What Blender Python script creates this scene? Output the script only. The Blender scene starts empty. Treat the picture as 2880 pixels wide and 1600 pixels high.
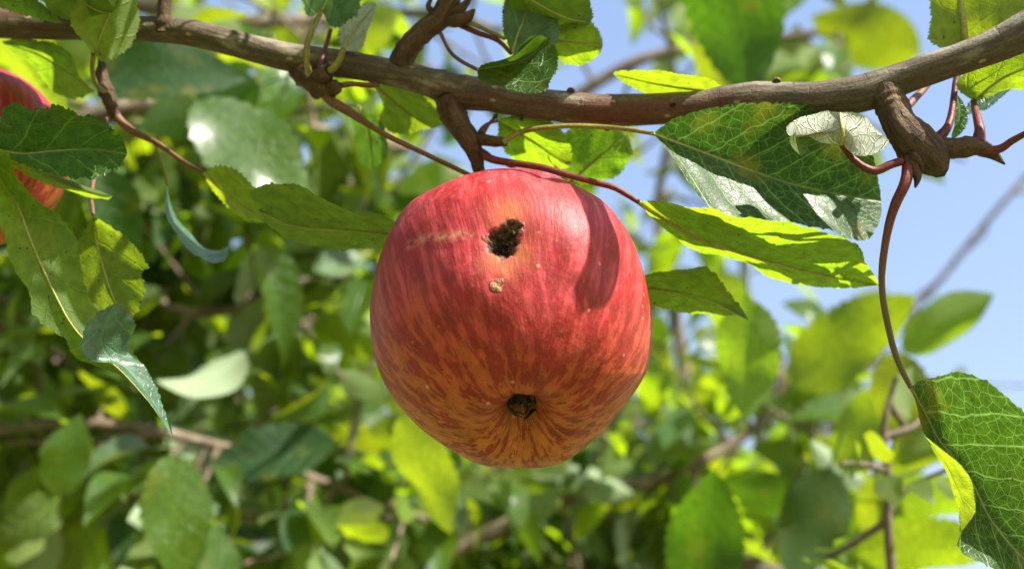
import bpy, bmesh, math, random
import numpy as np
from mathutils import Vector, Matrix, noise as mnoise

# ------------------------------------------------------------------ camera
scene = bpy.context.scene
PITCH = math.radians(30.0)
HFOV = math.radians(40.0)
TANH = math.tan(HFOV / 2)
D0 = 0.373                                    # metres from the lens to the apple's middle
CAM = np.array([0.0, 0.0, 1.62])
CX = np.array([1.0, 0.0, 0.0])
CU = np.array([0.0, -math.sin(PITCH), math.cos(PITCH)])
CF = np.array([0.0, math.cos(PITCH), math.sin(PITCH)])
cd = bpy.data.cameras.new('camera')
cam = bpy.data.objects.new('camera', cd)
scene.collection.objects.link(cam)
cam.location = CAM
cam.rotation_euler = (math.pi / 2 + PITCH, 0, 0)
cd.sensor_width = 36.0
cd.lens = 18.0 / TANH
cd.clip_start = 0.01
cd.clip_end = 2000.0
cd.dof.use_dof = True
cd.dof.focus_distance = D0 - 0.012
cd.dof.aperture_fstop = 11.0
scene.camera = cam

# ------------------------------------------------------------------ light
SC = np.array([0.54, 0.83, 0.05]); SC /= np.linalg.norm(SC)      # sun in camera axes: right, up, towards lens
SUN = SC[0] * CX + SC[1] * CU - SC[2] * CF
world = bpy.data.worlds.new('World'); scene.world = world
world.use_nodes = True
wn = world.node_tree
bg = wn.nodes['Background']
sky = wn.nodes.new('ShaderNodeTexSky')
sky.sky_type = 'NISHITA'
sky.sun_disc = False
sky.sun_elevation = math.asin(SUN[2])
sky.sun_rotation = math.atan2(SUN[0], SUN[1])
sky.air_density = 2.4
sky.dust_density = 0.7
sky.ozone_density = 2.2
wb = wn.nodes.new('ShaderNodeMix'); wb.data_type = 'RGBA'; wb.blend_type = 'MULTIPLY'      # white balance of the whole sky
wb.inputs[0].default_value = 1.0; wb.inputs[7].default_value = (1.0, 0.94, 1.12, 1)
wn.links.new(sky.outputs[0], wb.inputs[6]); wn.links.new(wb.outputs[2], bg.inputs[0])
bg.inputs[1].default_value = 0.082
sd = bpy.data.lights.new('sun', 'SUN')
sd.energy = 5.0
sd.angle = math.radians(0.53)
sd.color = (1.0, 0.95, 0.86)
sun = bpy.data.objects.new('sun', sd)
scene.collection.objects.link(sun)
sun.location = (2, -3, 6)
sun.rotation_euler = Vector(SUN).to_track_quat('Z', 'Y').to_euler()
vs = scene.view_settings
vs.view_transform = 'Standard'; vs.look = 'None'; vs.gamma = 1.0; vs.use_curve_mapping = False
vs.exposure = 1.5
scene.cycles.max_bounces = 6
scene.cycles.transmission_bounces = 3
scene.cycles.diffuse_bounces = 2

# ------------------------------------------------------------------ helpers
rng = random.Random(11)
COL = scene.collection
MM = 0.001

def P(px, py, dz=0.0):
    """point seen at photo pixel (px, py), dz millimetres behind the apple's middle"""
    d = D0 + dz * MM
    return CAM + d * (CF + CX * ((px - 1440) / 1440 * TANH) - CU * ((py - 800) / 1440 * TANH))

def proj(p):
    v = np.asarray(p) - CAM
    d = v @ CF
    return 1440 + (v @ CX) / d / TANH * 1440, 800 - (v @ CU) / d / TANH * 1440

def crom(pts, n):
    """Catmull-Rom through pts, n samples evenly spaced by arc length"""
    pts = np.array(pts, float)
    if len(pts) < 3:
        t = np.linspace(0, 1, n)[:, None]
        return pts[0] * (1 - t) + pts[-1] * t
    p = np.vstack([2 * pts[0] - pts[1], pts, 2 * pts[-1] - pts[-2]])
    out = []
    for i in range(1, len(p) - 2):
        t = np.linspace(0, 1, 24, endpoint=False)[:, None]
        a, b, c, d = p[i - 1], p[i], p[i + 1], p[i + 2]
        out.append(0.5 * (2 * b + (c - a) * t + (2 * a - 5 * b + 4 * c - d) * t ** 2 + (3 * b - a - 3 * c + d) * t ** 3))
    out.append(pts[-1:])
    q = np.vstack(out)
    L = np.r_[0, np.cumsum(np.linalg.norm(np.diff(q[:, :3], axis=0), axis=1))]
    s = np.linspace(0, L[-1], n)
    return np.stack([np.interp(s, L, q[:, k]) for k in range(q.shape[1])], 1)

def nz(v, f, seed=0.0):
    return mnoise.noise(Vector((v[0] * f + seed, v[1] * f - seed, v[2] * f + 2 * seed)))

def unit(v):
    v = np.asarray(v, float)
    return v / (np.linalg.norm(v) + 1e-12)

def mesh_obj(name, verts, faces, mat, parent=None, smooth=True, origin=None):
    me = bpy.data.meshes.new(name)
    verts = np.asarray(verts, float)
    if origin is not None:
        verts = verts - np.asarray(origin)
    me.from_pydata(verts.tolist(), [], faces)
    me.update()
    if smooth:
        me.polygons.foreach_set('use_smooth', [True] * len(me.polygons))
    if mat is not None:
        me.materials.append(mat)
    o = bpy.data.objects.new(name, me)
    COL.objects.link(o)
    if origin is not None:
        o.location = origin
    if parent is not None:
        o.parent = parent
        o.matrix_parent_inverse = Matrix.Translation(parent.location).inverted()
    return o

def tag(o, label=None, cat=None, group=None, kind=None):
    if label: o['label'] = label
    if cat: o['category'] = cat
    if group: o['group'] = group
    if kind: o['kind'] = kind
    return o

def empty(name, loc, label, cat, group=None):
    o = bpy.data.objects.new(name, None)
    o.empty_display_size = 0.02
    COL.objects.link(o)
    o.location = loc
    return tag(o, label, cat, group)

def tube_data(pts, n=40, sides=14, rough=0.0, freq=200.0, knots=(), flat=1.0):
    """pts: rows x,y,z,r (metres). returns verts, faces, bark attribute"""
    q = crom(pts, n)
    c, r = q[:, :3], q[:, 3].copy()
    T = np.gradient(c, axis=0)
    T /= np.linalg.norm(T, axis=1)[:, None] + 1e-12
    L = np.r_[0, np.cumsum(np.linalg.norm(np.diff(c, axis=0), axis=1))]
    for (t, amp, w) in knots:
        r *= 1 + amp * np.exp(-((L / L[-1] - t) / w) ** 2)
    ref = CF if abs(T[0] @ CF) < 0.8 else CU
    nrm = unit(np.cross(T[0], ref))
    V, A = [], []
    for i in range(n):
        nrm = unit(nrm - T[i] * (nrm @ T[i]))
        b = np.cross(T[i], nrm)
        for k in range(sides):
            a = 2 * math.pi * k / sides
            rr = r[i]
            d = nrm * math.cos(a) + b * math.sin(a) * flat
            p = c[i] + d * rr
            if rough:
                rr *= 1 + rough * (nz(p, freq) + 0.5 * nz(p, freq * 2.7, 3.1))
                p = c[i] + d * rr
            V.append(p)
            A.append((math.cos(a) * r[i], math.sin(a) * r[i], L[i]))
    F = []
    for i in range(n - 1):
        for k in range(sides):
            k2 = (k + 1) % sides
            F.append((i * sides + k, i * sides + k2, (i + 1) * sides + k2, (i + 1) * sides + k))
    for i, e in ((0, -1), (n - 1, 1)):                     # rounded ends
        V.append(c[i] + T[i] * e * r[i] * 0.55)
        A.append((0, 0, L[i]))
        m = len(V) - 1
        for k in range(sides):
            k2 = (k + 1) % sides
            a, b_ = i * sides + k, i * sides + k2
            F.append((a, m, b_) if e > 0 else (b_, m, a))
    return V, F, A

def set_attr(o, name, data, kind='FLOAT_VECTOR'):
    at = o.data.attributes.new(name, kind, 'POINT')
    arr = np.asarray(data, np.float32).ravel()
    at.data.foreach_set('vector' if kind == 'FLOAT_VECTOR' else 'value', arr)

def tube(name, pts, mat, parent, **kw):
    V, F, A = tube_data(pts, **kw)
    o = mesh_obj(name, V, F, mat, parent)
    set_attr(o, 'bark', A)
    return o

def px_tube(name, rows, mat, parent, **kw):
    """rows: px, py, dz(mm), width in photo pixels at the apple's distance"""
    pts = []
    for (x, y, dz, w) in rows:
        p = P(x, y, dz)
        pts.append((*p, w * 0.5 * 2 * TANH * (D0 + dz * MM) / 2880))
    return tube(name, pts, mat, parent, **kw)

# ------------------------------------------------------------------ materials
class NT:
    def __init__(s, name):
        s.m = bpy.data.materials.new(name); s.m.use_nodes = True
        s.t = s.m.node_tree; s.t.nodes.clear()
        s.out = s.n('OutputMaterial')
    def n(s, typ, **kw):
        nd = s.t.nodes.new('ShaderNode' + typ)
        for k, v in kw.items():
            setattr(nd, k, v)
        return nd
    def l(s, a, b):
        s.t.links.new(a, b)
    def val(s, sock, v):
        if isinstance(v, (int, float)): sock.default_value = v
        elif isinstance(v, tuple): sock.default_value = (*v, 1.0) if len(v) == 3 and sock.type == 'RGBA' else v
        else: s.l(v, sock)
    def math(s, op, a, b=0.0, c=0.0, clamp=False):
        nd = s.n('Math', operation=op); nd.use_clamp = clamp
        s.val(nd.inputs[0], a); s.val(nd.inputs[1], b); s.val(nd.inputs[2], c)
        return nd.outputs[0]
    def mix(s, f, a, b, mode='MIX'):
        nd = s.n('Mix', data_type='RGBA', blend_type=mode)
        s.val(nd.inputs[0], f); s.val(nd.inputs[6], a); s.val(nd.inputs[7], b)
        return nd.outputs[2]
    def ramp(s, f, lo, hi, a=0.0, b=1.0):
        nd = s.n('MapRange', interpolation_type='SMOOTHSTEP')
        s.val(nd.inputs[0], f); s.val(nd.inputs[1], lo); s.val(nd.inputs[2], hi); s.val(nd.inputs[3], a); s.val(nd.inputs[4], b)
        return nd.outputs[0]
    def noise(s, vec, scale, detail=3.0, rough=0.55, dim='3D'):
        nd = s.n('TexNoise', noise_dimensions=dim)
        if vec is not None: s.l(vec, nd.inputs['Vector'])
        s.val(nd.inputs['Scale'], scale); s.val(nd.inputs['Detail'], detail); s.val(nd.inputs['Roughness'], rough)
        return nd.outputs['Fac'], nd.outputs['Color']
    def voro(s, vec, scale, feature='F1', dim='3D', rnd=1.0):
        nd = s.n('TexVoronoi', feature=feature, voronoi_dimensions=dim)
        s.l(vec, nd.inputs['Vector']); s.val(nd.inputs['Scale'], scale); s.val(nd.inputs['Randomness'], rnd)
        return nd
    def attr(s, name):
        return s.n('Attribute', attribute_name=name)
    def vmul(s, v, k):
        nd = s.n('VectorMath', operation='MULTIPLY'); s.l(v, nd.inputs[0]); nd.inputs[1].default_value = k
        return nd.outputs[0]
    def vadd(s, a, b):
        nd = s.n('VectorMath', operation='ADD'); s.l(a, nd.inputs[0]); s.val(nd.inputs[1], b)
        return nd.outputs[0]
    def vcenter(s, c, k):                                   # (noise colour - .5) * k
        nd = s.n('VectorMath', operation='MULTIPLY_ADD'); s.l(c, nd.inputs[0])
        nd.inputs[1].default_value = (k,) * 3; nd.inputs[2].default_value = (-k / 2,) * 3
        return nd.outputs[0]

def leaf_material(name, top, under, trans, vein_top, vein=1.0, rtop=0.38, trfac=0.5, blotch=0.3, bump=0.6, spec=0.45, tvein=0.34, ret=0.46, blotch_col=(0.30, 0.22, 0.02)):
    t = NT(name)
    uv = t.n('UVMap', uv_map='metric').outputs[0]           # centimetres along and across the blade
    oi = t.n('ObjectInfo')
    shift = t.n('CombineXYZ'); t.l(t.math('MULTIPLY', oi.outputs['Random'], 37.0), shift.inputs[0]); t.l(t.math('MULTIPLY', oi.outputs['Random'], 91.0), shift.inputs[1])
    base = t.vadd(uv, shift.outputs[0])
    _, nc = t.noise(base, 1.3, 2.0)
    wob = t.vadd(uv, t.vcenter(nc, 0.30))
    sx = t.n('SeparateXYZ'); t.l(wob, sx.inputs[0])
    s_, c_ = sx.outputs[0], sx.outputs[1]
    at = t.math('ABSOLUTE', c_)
    sgn = t.math('SIGN', c_)
    raw = t.n('SeparateXYZ'); t.l(uv, raw.inputs[0])
    mid = t.ramp(t.math('ABSOLUTE', raw.outputs[1]), 0.02, 0.055, 1.0, 0.0)
    q = t.math('SUBTRACT', s_, t.math('MULTIPLY', t.math('POWER', at, 0.85), 0.95))
    q = t.math('ADD', t.math('DIVIDE', q, 0.92), t.math('MULTIPLY', sgn, 0.22))
    q = t.math('ABSOLUTE', t.math('SUBTRACT', t.math('FRACT', q), 0.5))
    lat = t.ramp(q, 0.012, 0.05, 1.0, 0.0)
    v1 = t.voro(t.vadd(base, t.vcenter(nc, 0.20)), 3.4, 'DISTANCE_TO_EDGE', '2D').outputs['Distance']
    r1 = t.ramp(v1, 0.006, 0.055, 1.0, 0.0)
    v2 = t.voro(base, 7.5, 'DISTANCE_TO_EDGE', '2D').outputs['Distance']
    r2 = t.ramp(v2, 0.02, 0.12, 1.0, 0.0)
    ve = t.math('MAXIMUM', t.math('MAXIMUM', mid, t.math('MULTIPLY', lat, 0.9)), t.math('MAXIMUM', t.math('MULTIPLY', r1, ret), t.math('MULTIPLY', r2, 0.22)))
    ve = t.math('MULTIPLY', ve, vein, clamp=True)
    b1, _ = t.noise(base, 0.55, 4.0)
    b2, _ = t.noise(base, 3.5, 4.0)
    bl = t.math('MULTIPLY', t.ramp(b1, 0.52, 0.74), blotch)
    rnd = oi.outputs['Random']
    # two real faces of the blade: glossy dark top, pale felted underside
    cell = t.ramp(b2, 0.3, 0.75, 0.72, 1.2)
    ct = t.mix(ve, top, vein_top)
    ct = t.mix(1.0, ct, t.n_gray(cell), 'MULTIPLY')
    ct = t.mix(bl, ct, blotch_col)
    cu = t.mix(t.math('MULTIPLY', ve, 0.6), under, tuple(min(1, x * 1.5) for x in under))
    cu = t.mix(t.math('MULTIPLY', bl, 0.6), cu, blotch_col)
    geo = t.n('NewGeometry')
    col = t.mix(geo.outputs['Backfacing'], ct, cu)
    tr = t.mix(t.math('MULTIPLY', ve, tvein), trans, tuple(min(1.0, x * (1.25 + 1.3 * (tvein > .5)) + 0.06) for x in trans))
    tr = t.mix(t.math('MULTIPLY', mid, 0.45), tr, tuple(x * 0.55 for x in trans))
    tr = t.mix(1.0, tr, t.n_gray(t.ramp(b2, 0.3, 0.72, 0.66, 1.12)), 'MULTIPLY')
    tr = t.mix(bl, tr, (0.34, 0.30, 0.02))
    hsv = t.n('HueSaturation'); t.l(tr, hsv.inputs['Color'])
    t.l(t.math('MULTIPLY_ADD', rnd, 0.035, 0.485), hsv.inputs['Hue'])
    t.l(t.math('MULTIPLY_ADD', rnd, 0.45, 0.78), hsv.inputs['Value'])
    # small brown specks
    sp = t.voro(base, 1.1, 'F1', '2D')
    spk = t.ramp(sp.outputs['Distance'], 0.018, 0.05, 1.0, 0.0)
    col = t.mix(t.math('MULTIPLY', spk, 0.75), col, (0.05, 0.03, 0.012))
    tr2 = t.mix(t.math('MULTIPLY', spk, 0.85), hsv.outputs[0], (0.04, 0.02, 0.005))
    bp = t.n('Bump'); bp.inputs['Strength'].default_value = bump; bp.inputs['Distance'].default_value = 0.0006
    hgt = t.math('SUBTRACT', t.math('MULTIPLY', b2, 0.35), ve)
    t.l(hgt, bp.inputs['Height'])
    pr = t.n('BsdfPrincipled')
    t.l(col, pr.inputs['Base Color'])
    t.l(t.mix(geo.outputs['Backfacing'], (rtop,) * 3, (0.72,) * 3), pr.inputs['Roughness'])
    pr.inputs['Specular IOR Level'].default_value = spec
    t.l(bp.outputs[0], pr.inputs['Normal'])
    tl = t.n('BsdfTranslucent'); t.l(tr2, tl.inputs[0]); t.l(bp.outputs[0], tl.inputs[1])
    mx = t.n('MixShader'); mx.inputs[0].default_value = trfac
    t.l(pr.outputs[0], mx.inputs[1]); t.l(tl.outputs[0], mx.inputs[2])
    t.l(mx.outputs[0], t.out.inputs[0])
    return t.m

def _gray(self, f):
    nd = self.n('CombineColor')
    for k in range(3): self.l(f, nd.inputs[k])
    return nd.outputs[0]
NT.n_gray = _gray

def bark_material(name, dark, mid, pale, tint=None, scale=1.0, bump=0.9, lent=0.7, rough=0.75, end=None):
    t = NT(name)
    a = t.attr('bark').outputs['Vector']                    # around x, around y, along (metres)
    st = t.vmul(a, (900 * scale, 900 * scale, 90 * scale))
    f1, _ = t.noise(st, 1.0, 5.0, 0.6)
    f2, _ = t.noise(t.vmul(a, (160, 160, 60)), 1.0, 4.0)
    f3, _ = t.noise(t.vmul(a, (1500, 1500, 1100)), 1.0, 4.0, 0.65)
    c = t.mix(t.ramp(f1, 0.3, 0.7), dark, mid)
    c = t.mix(t.ramp(f2, 0.5, 0.72), c, pale)
    if tint:
        f4, _ = t.noise(t.vmul(a, (120, 120, 14)), 1.0, 3.0)
        c = t.mix(t.math('MULTIPLY', t.ramp(f4, 0.46, 0.62), 0.8), c, tint)
    v = t.voro(t.vmul(a, (230, 230, 130)), 1.0)
    dot = t.ramp(v.outputs['Distance'], 0.08, 0.17, 1.0, 0.0)
    c = t.mix(t.math('MULTIPLY', dot, lent), c, (0.42, 0.32, 0.20))
    c = t.mix(1.0, c, t.n_gray(t.ramp(f3, 0.25, 0.75, 0.72, 1.22)), 'MULTIPLY')
    f6, _ = t.noise(t.vmul(a, (160, 160, 520)), 1.0, 3.0)                 # cross rings and cracks
    ring = t.math('MULTIPLY', t.ramp(f6, 0.62, 0.70), 0.28 if lent else 0.0)
    c = t.mix(ring, c, tuple(x * 0.45 for x in dark))
    if end:
        z_ = t.n('SeparateXYZ'); t.l(a, z_.inputs[0])
        c = t.mix(t.ramp(t.math('ADD', z_.outputs[2], t.math('MULTIPLY', f2, 0.012)), 0.016, 0.052), c, end)
    bp = t.n('Bump'); bp.inputs['Strength'].default_value = bump; bp.inputs['Distance'].default_value = 0.0011
    t.l(t.math('ADD', t.math('ADD', f1, t.math('MULTIPLY', f3, 0.6)), t.math('SUBTRACT', t.math('MULTIPLY', dot, 0.4), t.math('MULTIPLY', ring, 1.2))), bp.inputs['Height'])
    pr = t.n('BsdfPrincipled')
    t.l(c, pr.inputs['Base Color']); pr.inputs['Roughness'].default_value = rough
    pr.inputs['Specular IOR Level'].default_value = 0.3
    t.l(bp.outputs[0], pr.inputs['Normal'])
    t.l(pr.outputs[0], t.out.inputs[0])
    return t.m

M = {}
M['leaf'] = leaf_material('leaf_green', (0.028, 0.085, 0.012), (0.065, 0.115, 0.022), (0.30, 0.47, 0.010), (0.22, 0.33, 0.05))
M['leaf_dark'] = leaf_material('leaf_dark_green', (0.014, 0.056, 0.010), (0.08, 0.125, 0.045), (0.13, 0.28, 0.008), (0.15, 0.26, 0.05), trfac=0.42, blotch=0.1)
M['leaf_vein'] = leaf_material('leaf_netted', (0.024, 0.072, 0.012), (0.15, 0.20, 0.09), (0.065, 0.135, 0.004), (0.20, 0.27, 0.08), vein=1.0, tvein=0.9, ret=0.8, trfac=0.45, blotch=0.55, bump=0.35)
M['leaf_yellow'] = leaf_material('leaf_yellow_green', (0.05, 0.105, 0.010), (0.13, 0.19, 0.045), (0.34, 0.46, 0.006), (0.26, 0.34, 0.05), trfac=0.58, blotch=0.25)
M['leaf_pale'] = leaf_material('leaf_felted', (0.20, 0.22, 0.13), (0.42, 0.44, 0.33), (0.30, 0.34, 0.10), (0.2, 0.2, 0.12), trfac=0.22, bump=1.2, rtop=0.6)
M['leaf_teal'] = leaf_material('leaf_blue_green', (0.055, 0.125, 0.075), (0.20, 0.26, 0.15), (0.16, 0.32, 0.03), (0.13, 0.22, 0.11), vein=0.6, trfac=0.3, blotch=0.05, rtop=0.33, spec=0.6)
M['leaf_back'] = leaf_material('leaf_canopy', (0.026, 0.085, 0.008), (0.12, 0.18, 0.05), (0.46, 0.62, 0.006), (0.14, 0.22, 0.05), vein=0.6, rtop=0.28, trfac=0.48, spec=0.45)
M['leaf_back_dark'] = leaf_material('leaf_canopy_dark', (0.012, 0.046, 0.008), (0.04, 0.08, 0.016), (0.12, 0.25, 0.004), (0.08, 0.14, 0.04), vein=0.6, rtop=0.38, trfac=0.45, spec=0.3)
M['leaf_cream'] = leaf_material('leaf_pale_canopy', (0.07, 0.13, 0.05), (0.215, 0.285, 0.15), (0.34, 0.46, 0.06), (0.2, 0.26, 0.1), vein=0.5, rtop=0.3, trfac=0.25, spec=0.6)
M['bark'] = bark_material('branch_bark', (0.070, 0.051, 0.032), (0.125, 0.094, 0.058), (0.27, 0.235, 0.17), tint=(0.105, 0.032, 0.020), bump=0.55)
M['bark_spur'] = bark_material('spur_bark', (0.045, 0.026, 0.013), (0.13, 0.075, 0.036), (0.20, 0.13, 0.07), scale=0.6, bump=1.2, lent=0.2)
M['bark_back'] = bark_material('limb_bark', (0.09, 0.065, 0.045), (0.20, 0.15, 0.10), (0.36, 0.28, 0.20), scale=0.5)
M['pet_red'] = bark_material('petiole_red', (0.075, 0.015, 0.012), (0.155, 0.030, 0.022), (0.16, 0.10, 0.045), scale=1.5, bump=0.25, lent=0.0, rough=0.45)
M['pet_mix'] = bark_material('petiole_red_to_green', (0.09, 0.015, 0.012), (0.17, 0.032, 0.022), (0.17, 0.08, 0.04), scale=1.5, bump=0.3, lent=0.0, rough=0.45, end=(0.115, 0.085, 0.03))
M['pet_brown'] = bark_material('petiole_brown', (0.10, 0.040, 0.020), (0.19, 0.085, 0.035), (0.26, 0.15, 0.07), scale=1.5, bump=0.3, lent=0.0, rough=0.55)
M['pet_green'] = bark_material('petiole_green', (0.14, 0.13, 0.025), (0.26, 0.24, 0.05), (0.34, 0.20, 0.09), scale=1.5, bump=0.25, lent=0.0, rough=0.5)
M['rib'] = bark_material('leaf_rib', (0.26, 0.26, 0.06), (0.40, 0.38, 0.12), (0.42, 0.28, 0.12), scale=1.5, bump=0.2, lent=0.0, rough=0.55)

# ------------------------------------------------------------------ ground (below the frame; bounces light)
t = NT('meadow_grass')
oc = t.n('TexCoord').outputs['Object']
f1, _ = t.noise(oc, 0.8, 6.0); f2, _ = t.noise(oc, 30.0, 4.0)
c = t.mix(f1, (0.08, 0.10, 0.025), (0.20, 0.17, 0.06))
c = t.mix(t.ramp(f2, 0.35, 0.7), c, (0.12, 0.14, 0.04))
pr = t.n('BsdfPrincipled'); t.l(c, pr.inputs['Base Color']); pr.inputs['Roughness'].default_value = 0.9
t.l(pr.outputs[0], t.out.inputs[0]); M['grass'] = t.m
G = 24
gv = [((i / G - .5) * 1600, (j / G - .5) * 1600, 0.0) for j in range(G + 1) for i in range(G + 1)]
gf = [(j * (G + 1) + i, j * (G + 1) + i + 1, (j + 1) * (G + 1) + i + 1, (j + 1) * (G + 1) + i) for j in range(G) for i in range(G)]
tag(mesh_obj('ground', gv, gf, M['grass']), kind='structure', label='grassy orchard ground beneath the trees')

# ------------------------------------------------------------------ the apples
def apple_material(name, seed=0.0):
    t = NT(name)
    sk = t.vadd(t.attr('streak').outputs['Vector'], (seed, seed, 0))      # around x, around y, along the meridian
    bl = t.attr('blush').outputs['Fac']
    th = t.attr('polar').outputs['Fac']
    oc = t.n('TexCoord').outputs['Object']
    _, wc = t.noise(sk, 2.0, 2.0)
    sk2 = t.vadd(sk, t.vcenter(wc, 0.09))
    n1, _ = t.noise(t.vmul(sk2, (13, 13, 0.9)), 1.0, 1.6, 0.45)          # broad streaks
    n2, _ = t.noise(t.vmul(sk2, (32, 32, 1.7)), 1.0, 2.0, 0.45)            # narrow streaks
    n3, _ = t.noise(t.vmul(sk, (60, 60, 12.0)), 1.0, 3.0, 0.6)             # fine fibres
    n4, _ = t.noise(oc, 95.0, 4.0)
    n5, _ = t.noise(oc, 420.0, 3.0)
    ground = t.mix(t.ramp(n4, 0.35, 0.7), (0.40, 0.082, 0.011), (0.47, 0.150, 0.016))
    ground = t.mix(t.ramp(th, 0.30, 0.75, 0.6, 0.0), ground, (0.46, 0.16, 0.018))
    wash = t.mix(t.ramp(n2, 0.3, 0.7), (0.36, 0.030, 0.012), (0.45, 0.085, 0.016))
    lvl = t.math('ADD', bl, t.math('MULTIPLY', t.math('SUBTRACT', n4, 0.5), 0.5))
    c = t.mix(t.ramp(lvl, 0.10, 0.90), ground, wash)
    # streaks of deep red, denser where the skin is blushed
    k = t.math('ADD', t.math('ADD', t.math('MULTIPLY', n1, 0.62), t.math('MULTIPLY', n2, 0.48)), t.math('MULTIPLY', t.math('SUBTRACT', bl, 0.5), 0.09))
    sm = t.ramp(t.math('ADD', k, t.math('MULTIPLY', t.math('SUBTRACT', n3, 0.5), 0.10)), 0.500, 0.600)
    full = t.ramp(lvl, 0.62, 1.0)
    c = t.mix(t.math('MULTIPLY', full, 0.80), c, t.mix(t.ramp(n1, 0.35, 0.65), (0.47, 0.046, 0.066), (0.35, 0.014, 0.030)))
    c = t.mix(t.math('MULTIPLY', sm, t.ramp(bl, 0.55, 1.05, 0.85, 0.6)), c, (0.225, 0.008, 0.008))
    c = t.mix(t.math('MULTIPLY', t.ramp(n3, 0.52, 0.72), 0.20), c, (0.54, 0.19, 0.06))
    n6, _ = t.noise(oc, 190.0, 5.0, 0.65)
    c = t.mix(1.0, c, t.n_gray(t.ramp(n6, 0.3, 0.7, 0.74, 1.14)), 'MULTIPLY')
    # pale lenticel dots and waxy flecks
    v = t.voro(oc, 330.0)
    sel = t.ramp(t.n_r(v.outputs['Color']), 0.88, 0.92)
    dot = t.math('MULTIPLY', t.ramp(v.outputs['Distance'], 0.10, 0.24, 1.0, 0.0), sel)
    c = t.mix(t.math('MULTIPLY', dot, 0.40), c, (0.80, 0.50, 0.34))
    c = t.mix(t.math('MULTIPLY', t.ramp(n5, 0.62, 0.76), 0.10), c, (0.70, 0.36, 0.22))
    # russet line, bruise, scab and rot
    rus = t.attr('russet').outputs['Fac']
    rm = t.math('MULTIPLY', rus, t.ramp(n5, 0.36, 0.58))
    c = t.mix(t.math('MULTIPLY', rm, 0.62), c, (0.54, 0.32, 0.16))
    br = t.attr('bruise').outputs['Fac']
    c = t.mix(t.math('MULTIPLY', br, 0.62), c, (0.42, 0.15, 0.03))
    rot = t.attr('rot').outputs['Fac']
    rc = t.mix(t.ramp(n5, 0.4, 0.65), (0.018, 0.009, 0.005), (0.13, 0.060, 0.026))
    rotm = t.ramp(t.math('ADD', rot, t.math('MULTIPLY', t.math('SUBTRACT', n5, 0.5), 0.5)), 0.42, 0.58)
    c = t.mix(rotm, c, rc)
    sc = t.attr('scab').outputs['Fac']
    scm = t.ramp(t.math('ADD', sc, t.math('MULTIPLY', t.math('SUBTRACT', n5, 0.5), 0.9)), 0.42, 0.60)
    c = t.mix(t.math('MULTIPLY', scm, 0.9), c, t.mix(t.ramp(n5, 0.45, 0.6), (0.12, 0.055, 0.022), (0.36, 0.21, 0.10)))
    bp = t.n('Bump'); bp.inputs['Strength'].default_value = 0.55; bp.inputs['Distance'].default_value = 0.0006
    h = t.math('ADD', t.math('MULTIPLY', n3, 0.5), t.math('MULTIPLY', n5, 0.6))
    h = t.math('ADD', h, t.math('MULTIPLY', t.math('ADD', rotm, scm), t.math('MULTIPLY', n5, 6.0)))
    h = t.math('ADD', h, t.math('MULTIPLY', dot, 0.25))
    t.l(h, bp.inputs['Height'])
    pr = t.n('BsdfPrincipled')
    t.l(c, pr.inputs['Base Color'])
    rg = t.math('ADD', t.math('MULTIPLY', n4, 0.16), 0.44)
    t.l(t.math('MAXIMUM', rg, t.math('MULTIPLY', t.math('MAXIMUM', rotm, scm), 0.9)), pr.inputs['Roughness'])
    pr.inputs['Specular IOR Level'].default_value = 0.30
    pr.inputs['Subsurface Weight'].default_value = 0.02
    pr.inputs['Subsurface Radius'].default_value = (0.004, 0.0012, 0.0006)
    pr.inputs['Subsurface Scale'].default_value = 1.0
    pr.inputs['Sheen Weight'].default_value = 0.0
    pr.inputs['Sheen Roughness'].default_value = 0.5
    t.l(bp.outputs[0], pr.inputs['Normal'])
    t.l(pr.outputs[0], t.out.inputs[0])
    return t.m

def _r(self, c):
    nd = self.n('SeparateColor'); self.l(c, nd.inputs[0]); return nd.outputs[0]
NT.n_r = _r

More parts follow.
